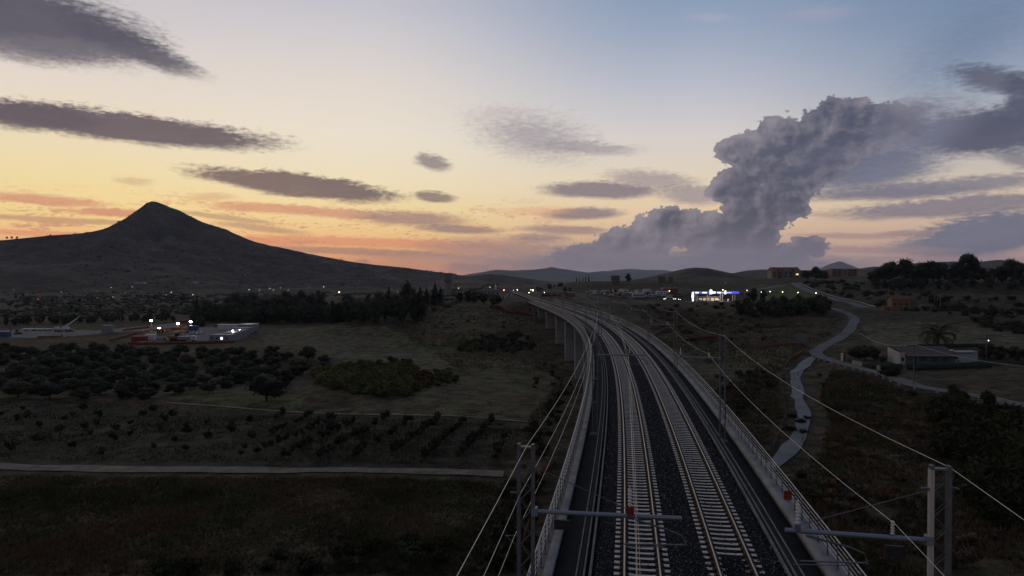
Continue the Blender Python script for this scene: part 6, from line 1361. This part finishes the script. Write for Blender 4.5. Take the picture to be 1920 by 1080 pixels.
def pole(px, pyb, pyt, label, lamp=False, r=.12, D=None):
    b_ = G(px, pyb); h = (pyb - pyt) * b_.y / F; e = empty('utility_pole', b_, 0, label, 'utility pole', 'utility poles by the country road'); MB().tube((0, 0, -.4), (0, 0, h), r, r * .7, 7).build('pole', mat('pole_wood', (.13, .12, .11), .9), e); MB().box((0, 0, h - .35), (.9, .1, .1)).build('crossarm', pole_m, e)
    for s_ in (-.38, .38): MB().tube((s_, 0, h - .3), (s_, 0, h - .08), .05, .03, 6).build('insulator', porc, e)
    if lamp: f_ = MB().tube((0, 0, h * .68), (.45, -.1, h * .74), .04).build('lamp_arm', pole_m, e); MB().ball((.5, -.12, h * .72), .075).build('lamp_glass', L_W, f_)
    return b_ + Vector((0, 0, h - .1))
t1 = pole(1713, 724, 644, 'grey utility pole on the near side of the road by the low house'); t2 = pole(1613, 672, 624, 'grey utility pole behind the garden trees'); pole(1849, 676, 624, 'utility pole with a small lit lamp right of the white container', True); t3 = at_D(2060, 690, 110)
run('power_line', [t2, t1, t3], 1.6, .022, wire_m, 'sagging overhead cable passing over the low house', 'cable')
for x, y0, y1, lab in ((1632, 553, 569, 'pale post left of the brick house'), (1666, 544, 566, 'pale post behind the tiny brick shed'), (1740, 552, 568, 'pale post right of the brick house'), (1752, 553, 570, 'second pale post right of the brick house'), (1758, 552, 572, 'third pale post right of the brick house'), (1763, 551, 575, 'tallest pale post right of the brick house'), (1824, 568, 577, 'short pale post on the right hillside')):
    b_ = G(x, y1); h = (y1 - y0) * b_.y / F; e = empty('concrete_post', b_, 0, lab, 'post', 'pale posts around the brick house'); MB().tube((0, 0, -.3), (0, 0, h), .11, .08, 6).build('shaft', mat('pale_post', (.20, .19, .16), .9), e); MB().box((0, 0, h), (.3, .3, .08)).build('cap', mat('pale_post', (.2, .19, .16), .9), e)
r = RD['country_road'][0]; d = np.gradient(r[:, :2], axis=0); d /= np.linalg.norm(d, axis=1)[:, None]; bol = MB().box((0, 0, .3), (.35, .5, .9), top=.8).mesh('kerb_stone', conc)
L_ = 0; k = 0
for i in range(1, len(r)):
    L_ += np.linalg.norm(r[i, :2] - r[i - 1, :2])
    x, y = proj(*r[i]); 
    if 1545 < x < 1900 and y > 668 and L_ > 3.4:
        L_ = 0; c = r[i, :2] + np.array([-d[i, 1], d[i, 0]]) * 2.9 * (1 if -d[i, 0] * 0 + (-d[i, 1] * -r[i, 0] + d[i, 0] * -r[i, 1]) > 0 else -1)
        o = link('guard_stone', bol, None, (c[0], c[1], r[i, 2]), math.atan2(d[i, 1], d[i, 0])); tag(o, f'pale guard stone on the road edge ' + ('before the low house' if x > 1690 else 'below the garden wall' if x > 1600 else 'near the junction'), 'guard stone', 'guard stones along the country road'); k += 1
p0, p1 = G(1474, 712), G(1507, 712); d = p1 - p0; e = empty('field_gate', ((p0.x + p1.x) / 2, (p0.y + p1.y) / 2, (p0.z + p1.z) / 2), math.atan2(d.y, d.x), 'dark metal gate across the concrete ford', 'gate'); w = d.length
for x in (-w / 2, -w * .05, w / 2): MB().tube((x, 0, -.2), (x, 0, 1.9), .06).build('post', pole_m, e)
for z in (.4, .75, 1.1, 1.45, 1.75): MB().tube((-w / 2, 0, z), (w / 2, 0, z), .025).build('bar', pole_m, e)
q = RD['hill_road'][0]; gb = empty('guard_rail', (0, 0, 0), 0, 'pale guard rail along the upper edge of the hill road', 'guard rail'); d = np.gradient(q[:, :2], axis=0); d /= np.linalg.norm(d, axis=1)[:, None]; pp = q[:, :2] + np.column_stack([d[:, 1], -d[:, 0]]) * 4.0
MB().path([(x, y, z + .8) for (x, y), z in zip(pp[::4], q[::4, 2])], .14, 5).build('beam', mat('rail_pale', (.40, .39, .37), .6), gb)
for (x, y), z in zip(pp[::6], q[::6, 2]): MB().box((x, y, z + .35), (.12, .12, 1.1)).build('post', pole_m, gb)
p0, p1 = G(1668, 530), G(1772, 526); lw = mat('pale_wall', (.26, .25, .23), .9); e = empty('boundary_wall', (0, 0, 0), 0, 'long thin pale wall under the skyline pines', 'wall'); d = p1 - p0
for k in range(8): c = p0 + d * ((k + .5) / 8); MB().box((c.x, c.y, gz(c.x, c.y) + .5), (d.length / 8 - .05, .3, 1.2), math.atan2(d.y, d.x)).build('wall_panel', lw, e)
# masts and poles beyond the end of the line
for x, yb, yt, lab in ((226, 616, 584, 'thin bare pole behind the construction site'), (1045, 562, 537, 'dark post beside the line beyond the viaduct'), (980, 548, 528, 'thin mast beyond the viaduct end')):
    b_ = G(x, yb); h = (yb - yt) * b_.y / F; e = empty('bare_pole', b_, 0, lab, 'pole'); MB().tube((0, 0, -.3), (0, 0, h), .16, .1, 6).build('shaft', pole_m, e); MB().box((0, 0, h * .97), (.8, .12, .12)).build('crossarm', pole_m, e)

# things that would still share a label get their order from the left
def order_labels():
    by = {}
    for o in COL.objects:
        if o.parent is None and o.get('label') and o.get('category'): by.setdefault(o['label'], []).append(o)
    OW = ['leftmost', 'second from left', 'third from left', 'fourth from left', 'fifth from left', 'sixth from left', 'seventh from left', 'eighth from left', 'ninth from left']
    for lab, os_ in by.items():
        if 1 < len(os_) <= 9:
            os_.sort(key=lambda o: o.location.x / max(1, o.location.y))
            for w, o in zip(OW, os_):
                new = w + ' ' + lab
                if len(new.replace('-', ' ').split()) <= 16: o['label'] = new
order_labels()
# ------------------------------------------------------------------ haze
hz = bpy.data.materials.new('haze'); hz.use_nodes = True; t = hz.node_tree; t.nodes.clear()
o_ = t.nodes.new('ShaderNodeOutputMaterial'); pv = t.nodes.new('ShaderNodeVolumePrincipled')
pv.inputs['Color'].default_value = (.80, .86, 1.0, 1); pv.inputs['Density'].default_value = 4.5e-5; pv.inputs['Anisotropy'].default_value = .1
t.links.new(pv.outputs[0], o_.inputs['Volume'])
b = MB().box((0, 6700, 137), (34000, 15000, 330)); tag(b.build('haze', hz), 'thin evening haze over the valley', 'haze', kind='stuff')
